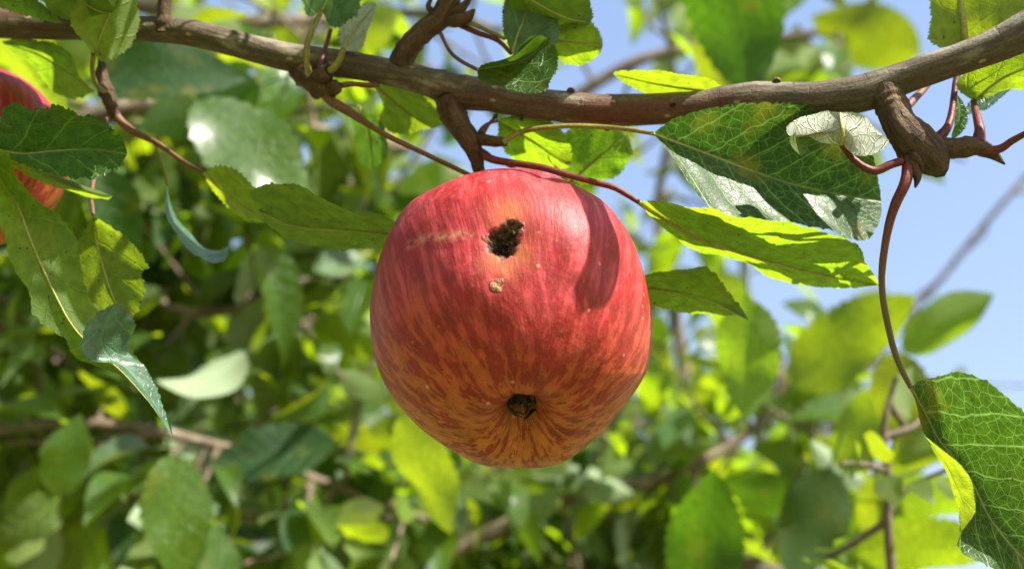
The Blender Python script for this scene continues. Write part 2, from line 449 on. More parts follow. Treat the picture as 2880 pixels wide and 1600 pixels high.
def build_apple(centre, R, axis_cam, blush_cam, nth, nph, fit=None, rows=None, marks=False, seed=0.0):
    """axis_cam: where the calyx points, in camera axes (right, up, towards lens)"""
    ax = unit(axis_cam[0] * CX + axis_cam[1] * CU - axis_cam[2] * CF)
    e1 = unit(np.cross(ax, CX) if abs(ax @ CX) < 0.9 else np.cross(ax, CU)); e2 = np.cross(ax, e1)
    # put the seam of the grid at the back
    bdir = unit(blush_cam[0] * CX + blush_cam[1] * CU - blush_cam[2] * CF)
    th = np.linspace(0.0, math.pi, nth)
    ph = np.linspace(0, 2 * math.pi, nph, endpoint=False)
    TH, PH = np.meshgrid(th, ph, indexing='ij')
    r = 1 - 0.36 * np.exp(-(TH / 0.25) ** 2) - 0.50 * np.exp(-((math.pi - TH) / 0.30) ** 2)
    r *= 1 - 0.045 * np.cos(TH) ** 1 - 0.05 * np.cos(2 * TH)            # broad shoulder, narrower eye end
    r *= 1 + 0.016 * np.cos(5 * PH + 0.6 + seed) * np.exp(-(TH / 1.0) ** 2) + 0.012 * np.cos(3 * PH + 1.1) * np.sin(TH)
    D = (np.cos(TH)[..., None] * ax + np.sin(TH)[..., None] * (np.cos(PH)[..., None] * e1 + np.sin(PH)[..., None] * e2))
    V = (D * r[..., None] * R).reshape(-1, 3)
    for i in range(len(V)):
        V[i] *= 1 + 0.026 * nz(V[i], 28.0, 1.7 + seed) + 0.009 * nz(V[i], 85.0, 4.0)
    V += centre
    if fit:                                                             # measured outline: x0, x1, y0, y1 in the photo
        for _ in range(3):
            x, y = proj_all(V)
            sx = (fit[1] - fit[0]) / (x.max() - x.min()); sy = (fit[3] - fit[2]) / (y.max() - y.min())
            rel = V - centre
            a, b, c = rel @ CX, rel @ CU, rel @ CF
            V = centre + np.outer(a * sx, CX) + np.outer(b * sy, CU) + np.outer(c * 0.5 * (sx + sy), CF)
            x, y = proj_all(V)
            ox, oy = (fit[0] + fit[1]) / 2 - (x.max() + x.min()) / 2, (fit[2] + fit[3]) / 2 - (y.max() + y.min()) / 2
            k = 2 * TANH * ((centre - CAM) @ CF) / 2880
            V = V + CX * ox * k - CU * oy * k
            centre = centre + CX * ox * k - CU * oy * k
    if rows:                                                            # shoulders and taper measured row by row
        x, y = proj_all(V)
        ys, Ls, Rs = [np.array(q, float) for q in zip(*rows)]
        aL, aR = [], []
        for yy in ys:
            m_ = np.abs(y - yy) < 6
            aL.append(x[m_].min()); aR.append(x[m_].max())
        aL, aR = np.array(aL), np.array(aR)
        tc = np.interp(y, ys, (Ls + Rs) / 2); ac = np.interp(y, ys, (aL + aR) / 2)
        k_ = np.interp(y, ys, np.clip((Rs - Ls) / (aR - aL), 0.85, 1.22))
        nx = tc + (x - ac) * k_
        dep = (V - CAM) @ CF
        V = V + np.outer((nx - x) * dep * TANH / 1440, CX)
    A = {k: np.zeros(len(V)) for k in ('rot', 'scab', 'russet', 'bruise')}
    x, y = proj_all(V)
    front = (V - centre) @ CF < 0.002
    N = unit_rows(V - centre)
    if marks:
        def at(px, py):
            d2 = (x - px) ** 2 + (y - py) ** 2 + np.where(front, 0, 1e9)
            return V[d2.argmin()].copy()
        V0 = V.copy()
        # the sunken wound, two overlapping pits, and the hollow round it
        for (px, py, rad, dep) in ((1425, 680, 12.0, 3.4), (1470, 850, 10, 1.7), (1700, 735, 4.5, 0.7), (1560, 735, 5, 0.6), (1660, 560, 7, 0.5), (1240, 690, 9, 0.5), (1530, 800, 6, 0.5)):
            c = at(px, py); d = np.linalg.norm(V0 - c, axis=1) / MM
            V -= N * (dep * MM * np.exp(-(d / rad) ** 2))[:, None]
        for (px, py, rad, hi) in ((1370, 785, 11, 2.2), (1330, 620, 12, 0.5), (1560, 640, 14, 0.7)):
            c = at(px, py); d = np.linalg.norm(V0 - c, axis=1) / MM
            V += N * (hi * MM * np.exp(-(d / rad) ** 2))[:, None]
        pit = np.zeros(len(V))
        for (px, py, rad, dep) in ((1408, 668, 4.8, 5.0), (1426, 648, 4.0, 3.8), (1444, 624, 2.8, 2.0)):
            c = at(px, py); d = np.linalg.norm(V0 - c, axis=1) / MM
            jag = np.array([1 + 0.26 * nz(p, 330.0) + 0.16 * nz(p, 1000.0) if dd < 16 else 1 for p, dd in zip(V0, d)])
            f = np.clip(1 - (d / (rad * jag)) ** 2.2, 0, 1)
            pit = np.maximum(pit, dep * MM * f * (0.75 + 0.4 * jag))
            A['rot'] = np.maximum(A['rot'], np.clip(1.0 * (1.36 - d / (rad * jag * 1.0) * 0.9), 0, 1))
        V -= N * pit[:, None]
        for (px, py, rad) in ((1430, 590, 4.5), (1395, 720, 3.6), (1460, 700, 3.8), (1425, 745, 3.0)):
            c = at(px, py); d = np.linalg.norm(V0 - c, axis=1) / MM
            A['bruise'] = np.maximum(A['bruise'], np.exp(-(d / rad) ** 2))
        for (px, py, rad) in ((1398, 802, 1.7), (1408, 792, 1.2), (1390, 813, 1.0), (1575, 728, 0.6), (1545, 790, 0.7)):
            c = at(px, py); d = np.linalg.norm(V0 - c, axis=1) / MM
            A['scab'] = np.maximum(A['scab'], np.clip(1.2 - d / rad * 0.7, 0, 1))
            V -= N * (0.2 * MM * np.exp(-(d / rad) ** 2))[:, None]
        line = [(1150, 690), (1180, 672), (1215, 665), (1250, 661), (1290, 655), (1330, 655), (1365, 668)]
        ds = np.full(len(V), 1e9)
        for (a, b) in zip(line[:-1], line[1:]):
            for s in (0, 0.33, 0.66):
                c = at(a[0] + (b[0] - a[0]) * s, a[1] + (b[1] - a[1]) * s)
                ds = np.minimum(ds, np.linalg.norm(V0 - c, axis=1))
        A['russet'] = np.exp(-(ds / 0.0011) ** 2)
        for (px, py, rad) in ((1330, 1185, 4.0),):
            c = at(px, py); d = np.linalg.norm(V0 - c, axis=1) / MM
            A['bruise'] = np.maximum(A['bruise'], 0.5 * np.exp(-(d / rad) ** 2))
    A['russet'] = np.maximum(A['russet'], 0.55 * np.exp(-(TH.ravel() / 0.20) ** 2))
    blush = np.clip(0.56 + 0.5 * ((V - centre) @ bdir) / (R * 0.85), 0, 1.2)
    F = []
    for i in range(nth - 1):
        for k in range(nph):
            k2 = (k + 1) % nph
            F.append((i * nph + k, (i + 1) * nph + k, (i + 1) * nph + k2, i * nph + k2))
    rho = 0.40 + 0.60 * np.sin(TH)
    st = np.stack([np.cos(PH) * rho, np.sin(PH) * rho, TH / math.pi * 2.2], -1).reshape(-1, 3)
    eye = V.reshape(nth, nph, 3)
    return dict(V=V, F=F, A=A, blush=blush, polar=TH.ravel() / math.pi, streak=st, ax=ax, e1=e1, e2=e2, centre=centre, grid=eye)

def proj_all(V):
    v = V - CAM; d = v @ CF
    return 1440 + (v @ CX) / d / TANH * 1440, 800 - (v @ CU) / d / TANH * 1440

def unit_rows(a):
    return a / (np.linalg.norm(a, axis=1)[:, None] + 1e-12)

def apple_object(A, mat, label, name='apple'):
    root = mesh_obj(name, A['V'], A['F'], mat, None, origin=A['centre'])
    set_attr(root, 'streak', A['streak'])
    set_attr(root, 'blush', A['blush'], 'FLOAT'); set_attr(root, 'polar', A['polar'], 'FLOAT')
    for k, v in A['A'].items():
        set_attr(root, k, v, 'FLOAT')
    return tag(root, label, 'apple')

APX = P(1438, 895)
A1 = build_apple(APX, 0.0375, (0.07, -0.70, 0.71), (0.16, 0.80, 0.45), 330, 420, fit=(1040, 1834, 473, 1317), marks=True,
                 rows=[(505, 1262, 1598), (560, 1156, 1697), (630, 1103, 1755), (700, 1074, 1791), (800, 1048, 1819), (895, 1040, 1834), (980, 1048, 1832), (1050, 1067, 1818), (1130, 1110, 1768), (1206, 1180, 1705), (1270, 1278, 1630)])
M['apple'] = apple_material('apple_skin')
apple = apple_object(A1, M['apple'], 'ripe red and orange streaked apple with a dark rotten pit in its side')

# dried calyx in the eye of the apple
t = NT('dry_calyx')
f, _ = t.noise(t.n('TexCoord').outputs['Object'], 900.0, 3.0)
pr = t.n('BsdfPrincipled'); t.l(t.mix(t.ramp(f, 0.5, 0.75), (0.012, 0.008, 0.004), (0.16, 0.10, 0.04)), pr.inputs['Base Color']); pr.inputs['Roughness'].default_value = 0.9
t.l(pr.outputs[0], t.out.inputs[0]); M['calyx'] = t.m

def child_mesh(name, V, F, mat, parent, smooth=True):
    o = mesh_obj(name, np.asarray(V) - np.array(parent.location), F, mat, None, smooth)
    o.parent = parent
    return o

def sepals(A, parent, scale=1.0, seed=3):
    r = random.Random(seed)
    ax, e1, e2 = A['ax'], A['e1'], A['e2']
    floor = A['grid'][0].mean(0)
    # dark plug at the bottom of the basin
    V, F = [], []
    n = 24
    V.append(floor + ax * 0.0026 * scale)
    for ring in range(1, 4):
        for k in range(n):
            a = 2 * math.pi * k / n
            rr = ring * 0.0013 * scale * (1 + 0.15 * r.uniform(-1, 1))
            V.append(floor + ax * (0.0026 - 0.0008 * ring + 0.0003 * r.uniform(-1, 1)) * scale + (e1 * math.cos(a) + e2 * math.sin(a)) * rr)
    for k in range(n):
        F.append((0, 1 + k, 1 + (k + 1) % n))
    for ring in range(2):
        for k in range(n):
            a, b = 1 + ring * n + k, 1 + ring * n + (k + 1) % n
            F.append((a, a + n, b + n, b))
    child_mesh('calyx_plug', V, F, M['calyx'], parent)
    for q in range(5):
        a0 = 2 * math.pi * q / 5 + r.uniform(-.2, .2)
        rad = e1 * math.cos(a0) + e2 * math.sin(a0)
        tan = np.cross(ax, rad)
        V, F = [], []
        L = 0.0048 * scale * r.uniform(0.8, 1.2)
        for i in range(7):
            s = i / 6
            p = floor + rad * (0.0034 * scale - 0.0030 * scale * s ** 1.5) + ax * (0.001 + L * s) + tan * 0.0012 * s * s * r.uniform(-1, 1)
            w = 0.0013 * scale * (1 - s) ** 0.7 + 0.00008
            V += [p - tan * w + rad * 0.0002, p + rad * (-0.0004), p + tan * w + rad * 0.0002, p + rad * 0.0002]
            if i:
                b = i * 4
                for k in range(4):
                    F.append((b - 4 + k, b - 4 + (k + 1) % 4, b + (k + 1) % 4, b + k))
        F += [(3, 2, 1, 0), (24, 25, 26, 27)]
        child_mesh('sepal', V, F, M['calyx'], parent)
sepals(A1, apple, 1.45)

# crumbs of dry flesh lining the wound, joined as one crust
def wound_crust():
    x, y = proj_all(A1['V'])
    cand = np.where(A1['A']['rot'] > 0.72)[0]
    r = random.Random(5)
    V, F = [], []
    for _ in range(70):
        i = int(cand[r.randrange(len(cand))])
        c = A1['V'][i]
        k = r.uniform(0.0003, 0.0008)
        q = Matrix.Rotation(r.uniform(0, 6.28), 3, Vector((r.uniform(-1, 1), r.uniform(-1, 1), r.uniform(-1, 1)))) 
        b = len(V)
        for (dx, dy, dz) in ((1.6, 0, 0), (-1.5, .2, 0), (0, .8, .1), (0, -.7, .2), (.1, 0, .5), (-.1, .1, -.5)):
            V.append(c + np.array(q @ Vector((dx, dy, dz))) * k * r.uniform(.7, 1.3))
        for f in ((0, 2, 4), (2, 1, 4), (1, 3, 4), (3, 0, 4), (2, 0, 5), (1, 2, 5), (3, 1, 5), (0, 3, 5)):
            F.append(tuple(b + z for z in f))
    o = child_mesh('wound_crust', V, F, M['crumb'], apple, False)
    o['label'] = 'dark crumbly crust lining the rotten pit'
t = NT('dry_rot')
f, _ = t.noise(t.n('TexCoord').outputs['Object'], 700.0, 3.0)
pr = t.n('BsdfPrincipled'); t.l(t.mix(t.ramp(f, 0.5, 0.72), (0.016, 0.010, 0.006), (0.22, 0.13, 0.07)), pr.inputs['Base Color']); pr.inputs['Roughness'].default_value = 0.9
t.l(pr.outputs[0], t.out.inputs[0]); M['crumb'] = t.m
wound_crust()

# the second apple, half hidden by leaves at the left edge
A2 = build_apple(P(8, 455, 62), 0.0300, (0.25, -0.80, 0.5), (0.1, 0.9, 0.3), 120, 160, fit=(-310, 195, 183, 690), seed=2.3)
M['apple2'] = apple_material('apple_skin_shaded', 5.0)
apple2 = apple_object(A2, M['apple2'], 'shaded red apple half hidden behind the hanging green leaves')
sepals(A2, apple2, 0.8, 8)

# ------------------------------------------------------------------ the fruiting branch
branch = empty('apple_branch', P(1330, 262, 28), 'brown apple branch carrying the big streaked apple, with spurs and green leaves', 'branch')

def bz(px):
    return float(np.interp(px, [-400, 400, 1330, 2000, 2500, 3100], [52, 40, 30, 20, 6, -12]))
BR = [(-520, 20, 84), (-200, 50, 84), (0, 66, 84), (250, 78, 72), (400, 82, 70), (520, 90, 76), (640, 118, 74), (725, 140, 76), (825, 164, 80), (1010, 188, 77), (1157, 218, 78),
      (1305, 260, 93), (1380, 267, 97), (1465, 286, 86), (1600, 302, 90), (1700, 311, 91), (1890, 305, 89), (2000, 297, 92), (2108, 283, 104), (2200, 280, 96),
      (2300, 277, 97), (2430, 262, 106), (2530, 224, 92), (2620, 193, 90), (2700, 166, 90), (2800, 128, 98), (2880, 90, 110), (3050, 0, 120), (3300, -160, 130), (3700, -420, 150)]
px_tube('limb', [(x, y, bz(x), w) for x, y, w in BR], M['bark'], branch, n=330, sides=32, rough=0.03, freq=160.0,
        knots=((0.452, 0.08, 0.004), (0.437, 0.10, 0.003), (0.62, 0.05, 0.006)))

def spur(rows, name='spur', mat='bark_spur', n=46, sides=20, rough=0.10, freq=380.0, knots=()):
    return px_tube(name, rows, M[mat], branch, n=n, sides=sides, rough=rough, freq=freq, knots=knots)
# A: spur and stalk that carry the apple
ctr = A1['centre']
cav = ctr - A1['ax'] * 0.0195
spA = spur([(1255, 270, 29, 70), (1272, 315, 29, 74), (1296, 358, 28, 66), (1325, 405, 27, 58), (1338, 440, 27, 44), (1347, 480, 26, 34)], knots=((.12, .12, .03), (.22, .08, .02), (.3, .08, .02)))
q0 = P(1345, 470, 26)
tube('fruit_stalk', [(*q0, 0.0017), (*(q0 * 0.6 + cav * 0.4 + CF * 0.007), 0.0014), (*(cav + CF * 0.001), 0.0016)], M['pet_brown'], branch, n=24, sides=12)
spur([(1350, 392, 26, 34), (1375, 396, 24, 32), (1400, 399, 22, 30), (1424, 400, 21, 24)], n=20)
spur([(1345, 420, 27, 20), (1365, 435, 25, 22), (1385, 445, 24, 12)], n=14)
spur([(1356, 376, 28, 18), (1375, 350, 29, 10), (1398, 322, 29, 8)], n=14, mat='pet_brown')
# B: knobbly spur on the left
spur([(838, 190, 36, 60), (860, 212, 33, 66), (890, 232, 31, 70), (915, 250, 29, 62), (938, 262, 28, 40)], rough=0.20, knots=((.3, .15, .05), (.7, .18, .05)))
spur([(893, 218, 29, 44), (915, 208, 26, 52), (925, 200, 25, 28)], rough=0.3, n=24)
spur([(925, 248, 28, 40), (945, 245, 26, 40), (955, 238, 26, 22)], rough=0.25, n=20)
spur([(935, 246, 28, 15), (985, 237, 28, 16), (1030, 240, 29, 15), (1064, 240, 30, 13)], 'dead_stub', 'pet_brown', rough=.12)
spur([(905, 258, 29, 28), (925, 281, 27, 26), (952, 297, 25, 28), (984, 316, 24, 26), (1047, 357, 20, 17), (1103, 389, 18, 15), (1196, 433, 16, 14), (1307, 486, 22, 13), (1340, 500, 26, 10)], 'twig', 'pet_brown', rough=0.06, n=60)
# C: spur rising from the middle
spur([(1128, 180, 32, 74), (1142, 146, 31, 66), (1168, 110, 30, 60), (1200, 82, 30, 62), (1236, 52, 29, 64), (1262, 10, 28, 62), (1280, -40, 27, 58), (1310, -130, 26, 54)], knots=((.12, .10, .02), (.2, .12, .018), (.28, .08, .018)))
spur([(1262, 48, 28, 40), (1290, 30, 26, 34), (1312, 8, 26, 20), (1330, -18, 26, 6)], 'bud_scale', rough=.2, n=20)
spur([(1258, 60, 28, 34), (1290, 58, 25, 40), (1318, 45, 24, 30), (1335, 28, 24, 8)], 'bud_scale', rough=.2, n=20)
spur([(1230, 40, 29, 20), (1205, 20, 28, 16), (1216, -10, 28, 10)], 'bud_scale', rough=.2, n=14)
# D: gnarled spur at the right
spur([(2488, 250, 6, 100), (2506, 296, 4, 92), (2528, 345, 2, 98), (2560, 385, 1, 116), (2600, 425, 0, 112), (2632, 462, 0, 92), (2650, 488, 0, 40)], rough=0.10, freq=260, n=64, sides=28, knots=((.12, .10, .02), (.2, .09, .02), (.62, .05, .05)))
spur([(2600, 400, 2, 76), (2650, 416, 1, 62), (2705, 415, 0, 56), (2750, 412, -1, 52), (2790, 432, -2, 34), (2826, 462, -2, 6)], rough=0.12, n=50, knots=((.5, .1, .05),))
spur([(2556, 440, -2, 44), (2572, 468, -3, 34), (2580, 500, -4, 22), (2574, 528, -4, 5)], 'bud_scale', rough=.25, n=22)
spur([(2566, 428, -4, 30), (2590, 462, -4, 18), (2592, 486, -4, 5)], 'bud_scale', rough=.25, n=18)
# stubs, buds and knots on the limb
spur([(463, 92, 38, 60), (463, 60, 38, 46), (462, 20, 38, 40), (468, -40, 38, 38), (480, -150, 38, 34)], knots=((.12, .25, .05),), rough=.12)
for (x, y, dz, w) in ((1889, 292, 15, 34), (1604, 258, 21, 22), (2185, 232, 12, 24), (1706, 356, 17, 22), (1465, 333, 26, 12), (2188, 324, 8, 14), (1392, 328, 27, 14), (1420, 246, 22, 24)):
    d = bz(x)
    spur([(x, y, d - 2.0, w * 0.9), (x + 2, y + (2 if y > 280 else -2), d - 3.4 if 262 < y < 325 else d, w), (x + 4, y + (6 if y > 280 else -5), d - 4.4 if 262 < y < 325 else d, w * 0.5)], 'bud', n=12, sides=12, rough=.2)

# ------------------------------------------------------------------ traced leaves of the branch
def traced_leaf(mid, left, right, dz, top, mat, label=None, pet=None, petmat='pet_green', rib=True, nu=96, nv=9, lit=False, serr=1.0, bulge=0.0, ripple=0.5, seed=0.0, parent=None, ribw=10):
    """mid/left/right: rows px, py[, mm nearer(-)/farther(+)] from base to tip; top: camera sees the upper face"""
    def rows(a):
        return np.array([P(r[0], r[1], dz + (r[2] if len(r) > 2 else 0)) for r in a])
    if not top and not lit:                     # underside turned to the lens: the blade's upper edge overhangs towards it
        b0 = float(np.mean([q[2] if len(q) > 2 else 0 for q in mid]))
        left = [(q[0], q[1], b0 - 1.25 * ((q[2] if len(q) > 2 else 0) - b0)) for q in left]
        right = [(q[0], q[1], b0 - 1.25 * ((q[2] if len(q) > 2 else 0) - b0)) for q in right]
    m = crom(rows(mid), nu); l = crom(rows(left), nu); r_ = crom(rows(right), nu)
    l[0] = r_[0] = m[0]; l[-1] = r_[-1] = m[-1]
    L = np.r_[0, np.cumsum(np.linalg.norm(np.diff(m, axis=0), axis=1))]
    V = np.zeros((nu, 2 * nv - 1, 3)); T = np.zeros((nu, 2 * nv - 1))
    ts = np.linspace(0, 1, nv)
    for i in range(nu):
        for sgn, e in ((-1, l), (1, r_)):
            d = e[i] - m[i]
            w = np.linalg.norm(d)
            saw = (L[i] / 0.0026 + 0.3 * math.sin(i * 1.7)) % 1.0
            k = 1 + (serr * MM * (saw - 0.5) / w if w > 0.002 else 0)
            for j, tt in enumerate(ts):
                c = nv - 1 + sgn * j
                V[i, c] = m[i] + d * tt * (k if j == nv - 1 else 1)
                T[i, c] = sgn * w * tt
    # normals, belly between rib and edge, gentle waves
    du = np.gradient(V, axis=0); dv = np.gradient(V, axis=1)
    N = np.cross(du, dv); N /= np.linalg.norm(N, axis=2)[..., None] + 1e-9
    view = unit(V[nu // 2, nv - 1] - CAM)
    flip = (N[nu // 5: 4 * nu // 5].mean((0, 1)) @ view > 0)           # N should face the camera
    if flip: N = -N
    up = N if top else -N
    nt = np.abs(np.linspace(-1, 1, 2 * nv - 1))
    for i in range(nu):
        env = math.sin(math.pi * min(1, i / (nu - 1)))
        for j in range(2 * nv - 1):
            h = bulge * math.sin(math.pi * nt[j]) * env
            h += ripple * nt[j] * nz(V[i, j], 55.0, seed + 0.37) * 2.2 * env
            h += 0.22 * nt[j] ** 0.5 * math.cos(2 * math.pi * (L[i] - abs(T[i, j]) * 0.9) / 0.0085) * env * (1 if ripple else 0)
            V[i, j] += up[i, j] * h * MM
    W = 2 * nv - 1
    F = []
    for i in range(nu - 1):
        for j in range(W - 1):
            a, b, c, d = i * W + j, i * W + j + 1, (i + 1) * W + j + 1, (i + 1) * W + j
            F.append((a, b, c, d))
    # make the mesh's front the leaf's upper face
    fn = np.cross(du, dv)[nu // 5: 4 * nu // 5].mean((0, 1))
    # face winding (a,b,c,d): a->b is dv, a->d is du : normal = dv x du = -(du x dv)
    if (-fn) @ up[nu // 5: 4 * nu // 5].mean((0, 1)) < 0:
        F = [f[::-1] for f in F]
    o = mesh_obj('leaf', V.reshape(-1, 3), F, M[mat], parent or branch)
    add_metric(o, np.repeat(L[:, None], W, 1).ravel() * 100, T.ravel() * 100)
    if label: o['label'] = label
    if rib:
        step = max(1, nu // 24)
        off = -up[:, nv - 1] * 0.0002
        idx = list(range(0, nu, step))
        rw = ribw * 0.5 * 2 * TANH * D0 / 2880
        pts = [(*(m[i] + off[i]), rw * (1 - 0.82 * i / nu)) for i in idx]
        V2, F2, A2_ = tube_data(pts, n=40, sides=8)
        g = mesh_obj('midrib', V2, F2, M['rib'], None); set_attr(g, 'bark', A2_)
        put_child(g, o)
    if pet:
        pts = [(*P(x, y, z), w * 0.5 * 2 * TANH * D0 / 2880) for x, y, z, w in pet]
        V2, F2, A2_ = tube_data(pts, n=48, sides=12, rough=0.05, freq=300)
        g = mesh_obj('petiole', V2, F2, M[petmat], None); set_attr(g, 'bark', A2_)
        put_child(g, o)
    return o

def put_child(g, o):
    """parent g (world coordinates) under o (which sits under a parent with an inverse matrix)"""
    g.parent = o
    # o's world matrix is identity here (mesh in world coordinates)
    g.matrix_parent_inverse = Matrix.Identity(4)

def add_metric(o, s, t_):
    uvl = o.data.uv_layers.new(name='metric')
    li = np.zeros(len(o.data.loops), np.int32); o.data.loops.foreach_get('vertex_index', li)
    uv = np.stack([np.asarray(s)[li], np.asarray(t_)[li]], 1).astype(np.float32)
    uvl.data.foreach_set('uv', uv.ravel())

# 1 big netted leaf under the branch, right
traced_leaf([(1836, 376, -4), (1964, 424, -1), (2096, 474, 2), (2220, 516, 5), (2352, 546, 8), (2479, 566, 12)],
            [(1836, 376, -4), (1905, 330, -5), (2030, 300, -6), (2180, 290, -4), (2330, 300, 0), (2420, 350, 4), (2455, 440, 8), (2479, 566, 12)],
            [(1836, 376, -4), (1885, 436, -7), (1915, 480, -10), (1950, 532, -13), (2008, 588, -14), (2065, 616, -13), (2130, 620, -10), (2200, 626, -7), (2272, 638, -4), (2338, 650, -2), (2390, 672, 0), (2425, 677, 3), (2450, 664, 6), (2473, 622, 9), (2479, 566, 12)],
            10, True, 'leaf_vein', 'large dark green leaf with pale net of veins, folded along its midrib',
            pet=[(1415, 400, 20, 18), (1438, 386, 20, 17), (1470, 370, 20, 16), (1530, 360, 19, 15), (1610, 355, 18, 15), (1700, 358, 17, 14), (1770, 365, 12, 13), (1836, 376, 6, 12)], petmat='pet_green', seed=1, bulge=-0.6)
# 2 bright backlit leaf below it
traced_leaf([(1797, 569, 0), (1889, 626, 0), (1964, 668, 0), (2074, 707, 0), (2162, 734, 0), (2250, 758, 0), (2360, 782, 1), (2470, 801, 2)],
            [(1797, 569, 0), (1830, 565, 4), (1885, 571, 10), (1947, 586, 14), (2008, 588, 18), (2065, 612, 18), (2140, 614, 19), (2272, 637, 17), (2387, 672, 12), (2420, 698, 9), (2434, 738, 6), (2468, 790, 3), (2470, 801, 2)],
            [(1797, 569, 0), (1823, 602, -2), (1854, 632, -4), (1898, 663, -7), (1947, 702, -10), (2052, 724, -9), (2118, 746, -9), (2176, 780, -9), (2233, 794, -8), (2316, 805, -6), (2404, 808, -2), (2470, 801, 2)],
            12, False, 'leaf_yellow', 'long bright yellow-green leaf glowing with sun, below the netted leaf',
            pet=[(1362, 438, 24, 26), (1390, 450, 22, 24), (1447, 460, 20, 22), (1521, 471, 18, 22), (1613, 497, 16, 20), (1680, 515, 14, 19), (1732, 530, 13, 18), (1797, 569, 12, 15)], petmat='pet_red', seed=2, bulge=0.6, ribw=15)
# 3 short leaf peeping out at the apple's right
traced_leaf([(1740, 800, 6), (1850, 812, 4), (1940, 828, 2), (2020, 856, 0), (2106, 901, 0)],
            [(1740, 800, 6), (1828, 766, 10), (1889, 761, 12), (1938, 756, 12), (1973, 748, 12), (2008, 768, 9), (2039, 806, 6), (2079, 857, 2), (2106, 901, 0)],
            [(1740, 800, 6), (1832, 856, -1), (1898, 878, -4), (1964, 884, -5), (2039, 887, -4), (2087, 888, -2), (2106, 901, 0)],
            14, False, 'leaf_yellow', 'short green leaf with brown spots sticking out beside the apple', seed=3, bulge=0.5,
            pet=[(1450, 640, 52, 12), (1600, 740, 38, 12), (1740, 800, 20, 12)])
# 4 leaf behind the apple's left shoulder
traced_leaf([(1180, 690, 6), (1081, 657, 2), (933, 645, 0), (822, 634, 0), (728, 592, 0)],
            [(1180, 690, 6), (1120, 628, 8), (1070, 603, 10), (996, 597, 12), (944, 575, 13), (893, 556, 13), (859, 529, 12), (807, 521, 10), (759, 518, 7), (704, 538, 4), (728, 592, 0)],
            [(1180, 690, 6), (1074, 698, -2), (989, 705, -6), (933, 704, -7), (859, 688, -7), (804, 668, -5), (778, 649, -3), (745, 622, -1), (728, 592, 0)],
            26, False, 'leaf', 'half shaded green leaf pointing away from the apple towards the curled leaf', seed=4, bulge=0.5,
            pet=[(1345, 640, 46, 12), (1260, 700, 38, 12), (1180, 690, 32, 11)])
# 5 dark serrated leaf over the second apple
traced_leaf([(-30, 418, 2), (60, 432, 0), (160, 424, -1), (260, 420, -1), (358, 434, 0)],
            [(-30, 418, 2), (0, 326, -4), (22, 297, -6), (48, 290, -7), (80, 308, -7), (130, 303, -8), (165, 296, -8), (207, 317, -8), (267, 332, -7), (319, 364, -5), (352, 405, -2), (358, 434, 0)],
            [(-30, 418, 2), (63, 462, -3), (105, 478, -5), (148, 490, -7), (207, 503, -8), (250, 503, -7), (304, 487, -5), (340, 462, -2), (358, 434, 0)],
            12, True, 'leaf_dark', 'dark green serrated leaf lying across the half hidden apple', seed=5, serr=1.6, bulge=-0.6)
traced_leaf([(-10, 440, 4), (60, 470, 2), (150, 500, 0), (240, 535, 0), (316, 552, 0)],
            [(-10, 440, 4), (63, 458, 2), (148, 483, 0), (190, 512, 0), (252, 531, 0), (316, 552, 0)],
            [(-10, 440, 4), (93, 502, 0), (167, 523, -2), (241, 549, -3), (300, 560, -2), (316, 552, 0)],
            18, False, 'leaf_yellow', 'narrow yellowish leaf seen nearly edge-on under the serrated leaf', seed=6, rib=False, serr=.4)
# 6 long hanging leaf with a twisted pale tip
traced_leaf([(-40, 430, 4), (40, 560, 1), (95, 700, -1), (150, 820, -3), (205, 920, -4), (270, 985, -6), (345, 1050, -7), (420, 1135, -8), (488, 1232, -9)],
            [(-40, 430, 4), (-60, 520, 2), (-20, 590, 1), (15, 660, 0), (37, 735, 0), (80, 822, -1), (92, 882, -2), (120, 912, -3), (180, 946, -4), (228, 1002, -5), (313, 1036, -6), (386, 1092, -7), (447, 1170, -8), (488, 1232, -9)],
            [(-40, 430, 4), (22, 424, 3), (40, 474, 0), (100, 556, -4), (167, 607, -7), (207, 659, -9), (220, 690, -9), (232, 760, -10), (258, 835, -11), (300, 880, -12), (365, 945, -12), (368, 990, -12), (390, 1016, -12), (422, 1058, -11), (448, 1119, -11), (476, 1186, -10), (488, 1232, -9)],
            8, False, 'leaf', 'long hanging leaf with a wavy edge and thin pale twisted tip', seed=7, bulge=0.8, ripple=0.9, serr=1.0,
            pet=[(-160, 180, 40, 16), (-120, 300, 26, 15), (-40, 430, 12, 13)], petmat='pet_brown')
# the folded-over tip half, blue-green upper face turned to the lens
traced_leaf([(330, 850, 0), (300, 905, -1), (285, 960, -1), (310, 1005, 0), (360, 1040, 1), (430, 1130, 1), (486, 1230, 0)],
            [(330, 850, 0), (275, 880, -1), (235, 930, -3), (226, 985, -4), (256, 1018, -4), (330, 1030, -4), (400, 1100, -3), (486, 1230, 0)],
            [(330, 850, 0), (378, 900, 2), (368, 955, 4), (362, 990, 5), (392, 1018, 5), (424, 1060, 5), (452, 1122, 4), (486, 1230, 0)],
            -7, True, 'leaf_teal', 'blue-green folded leaf tip hanging below the long leaf', seed=8, rib=False, serr=.8)
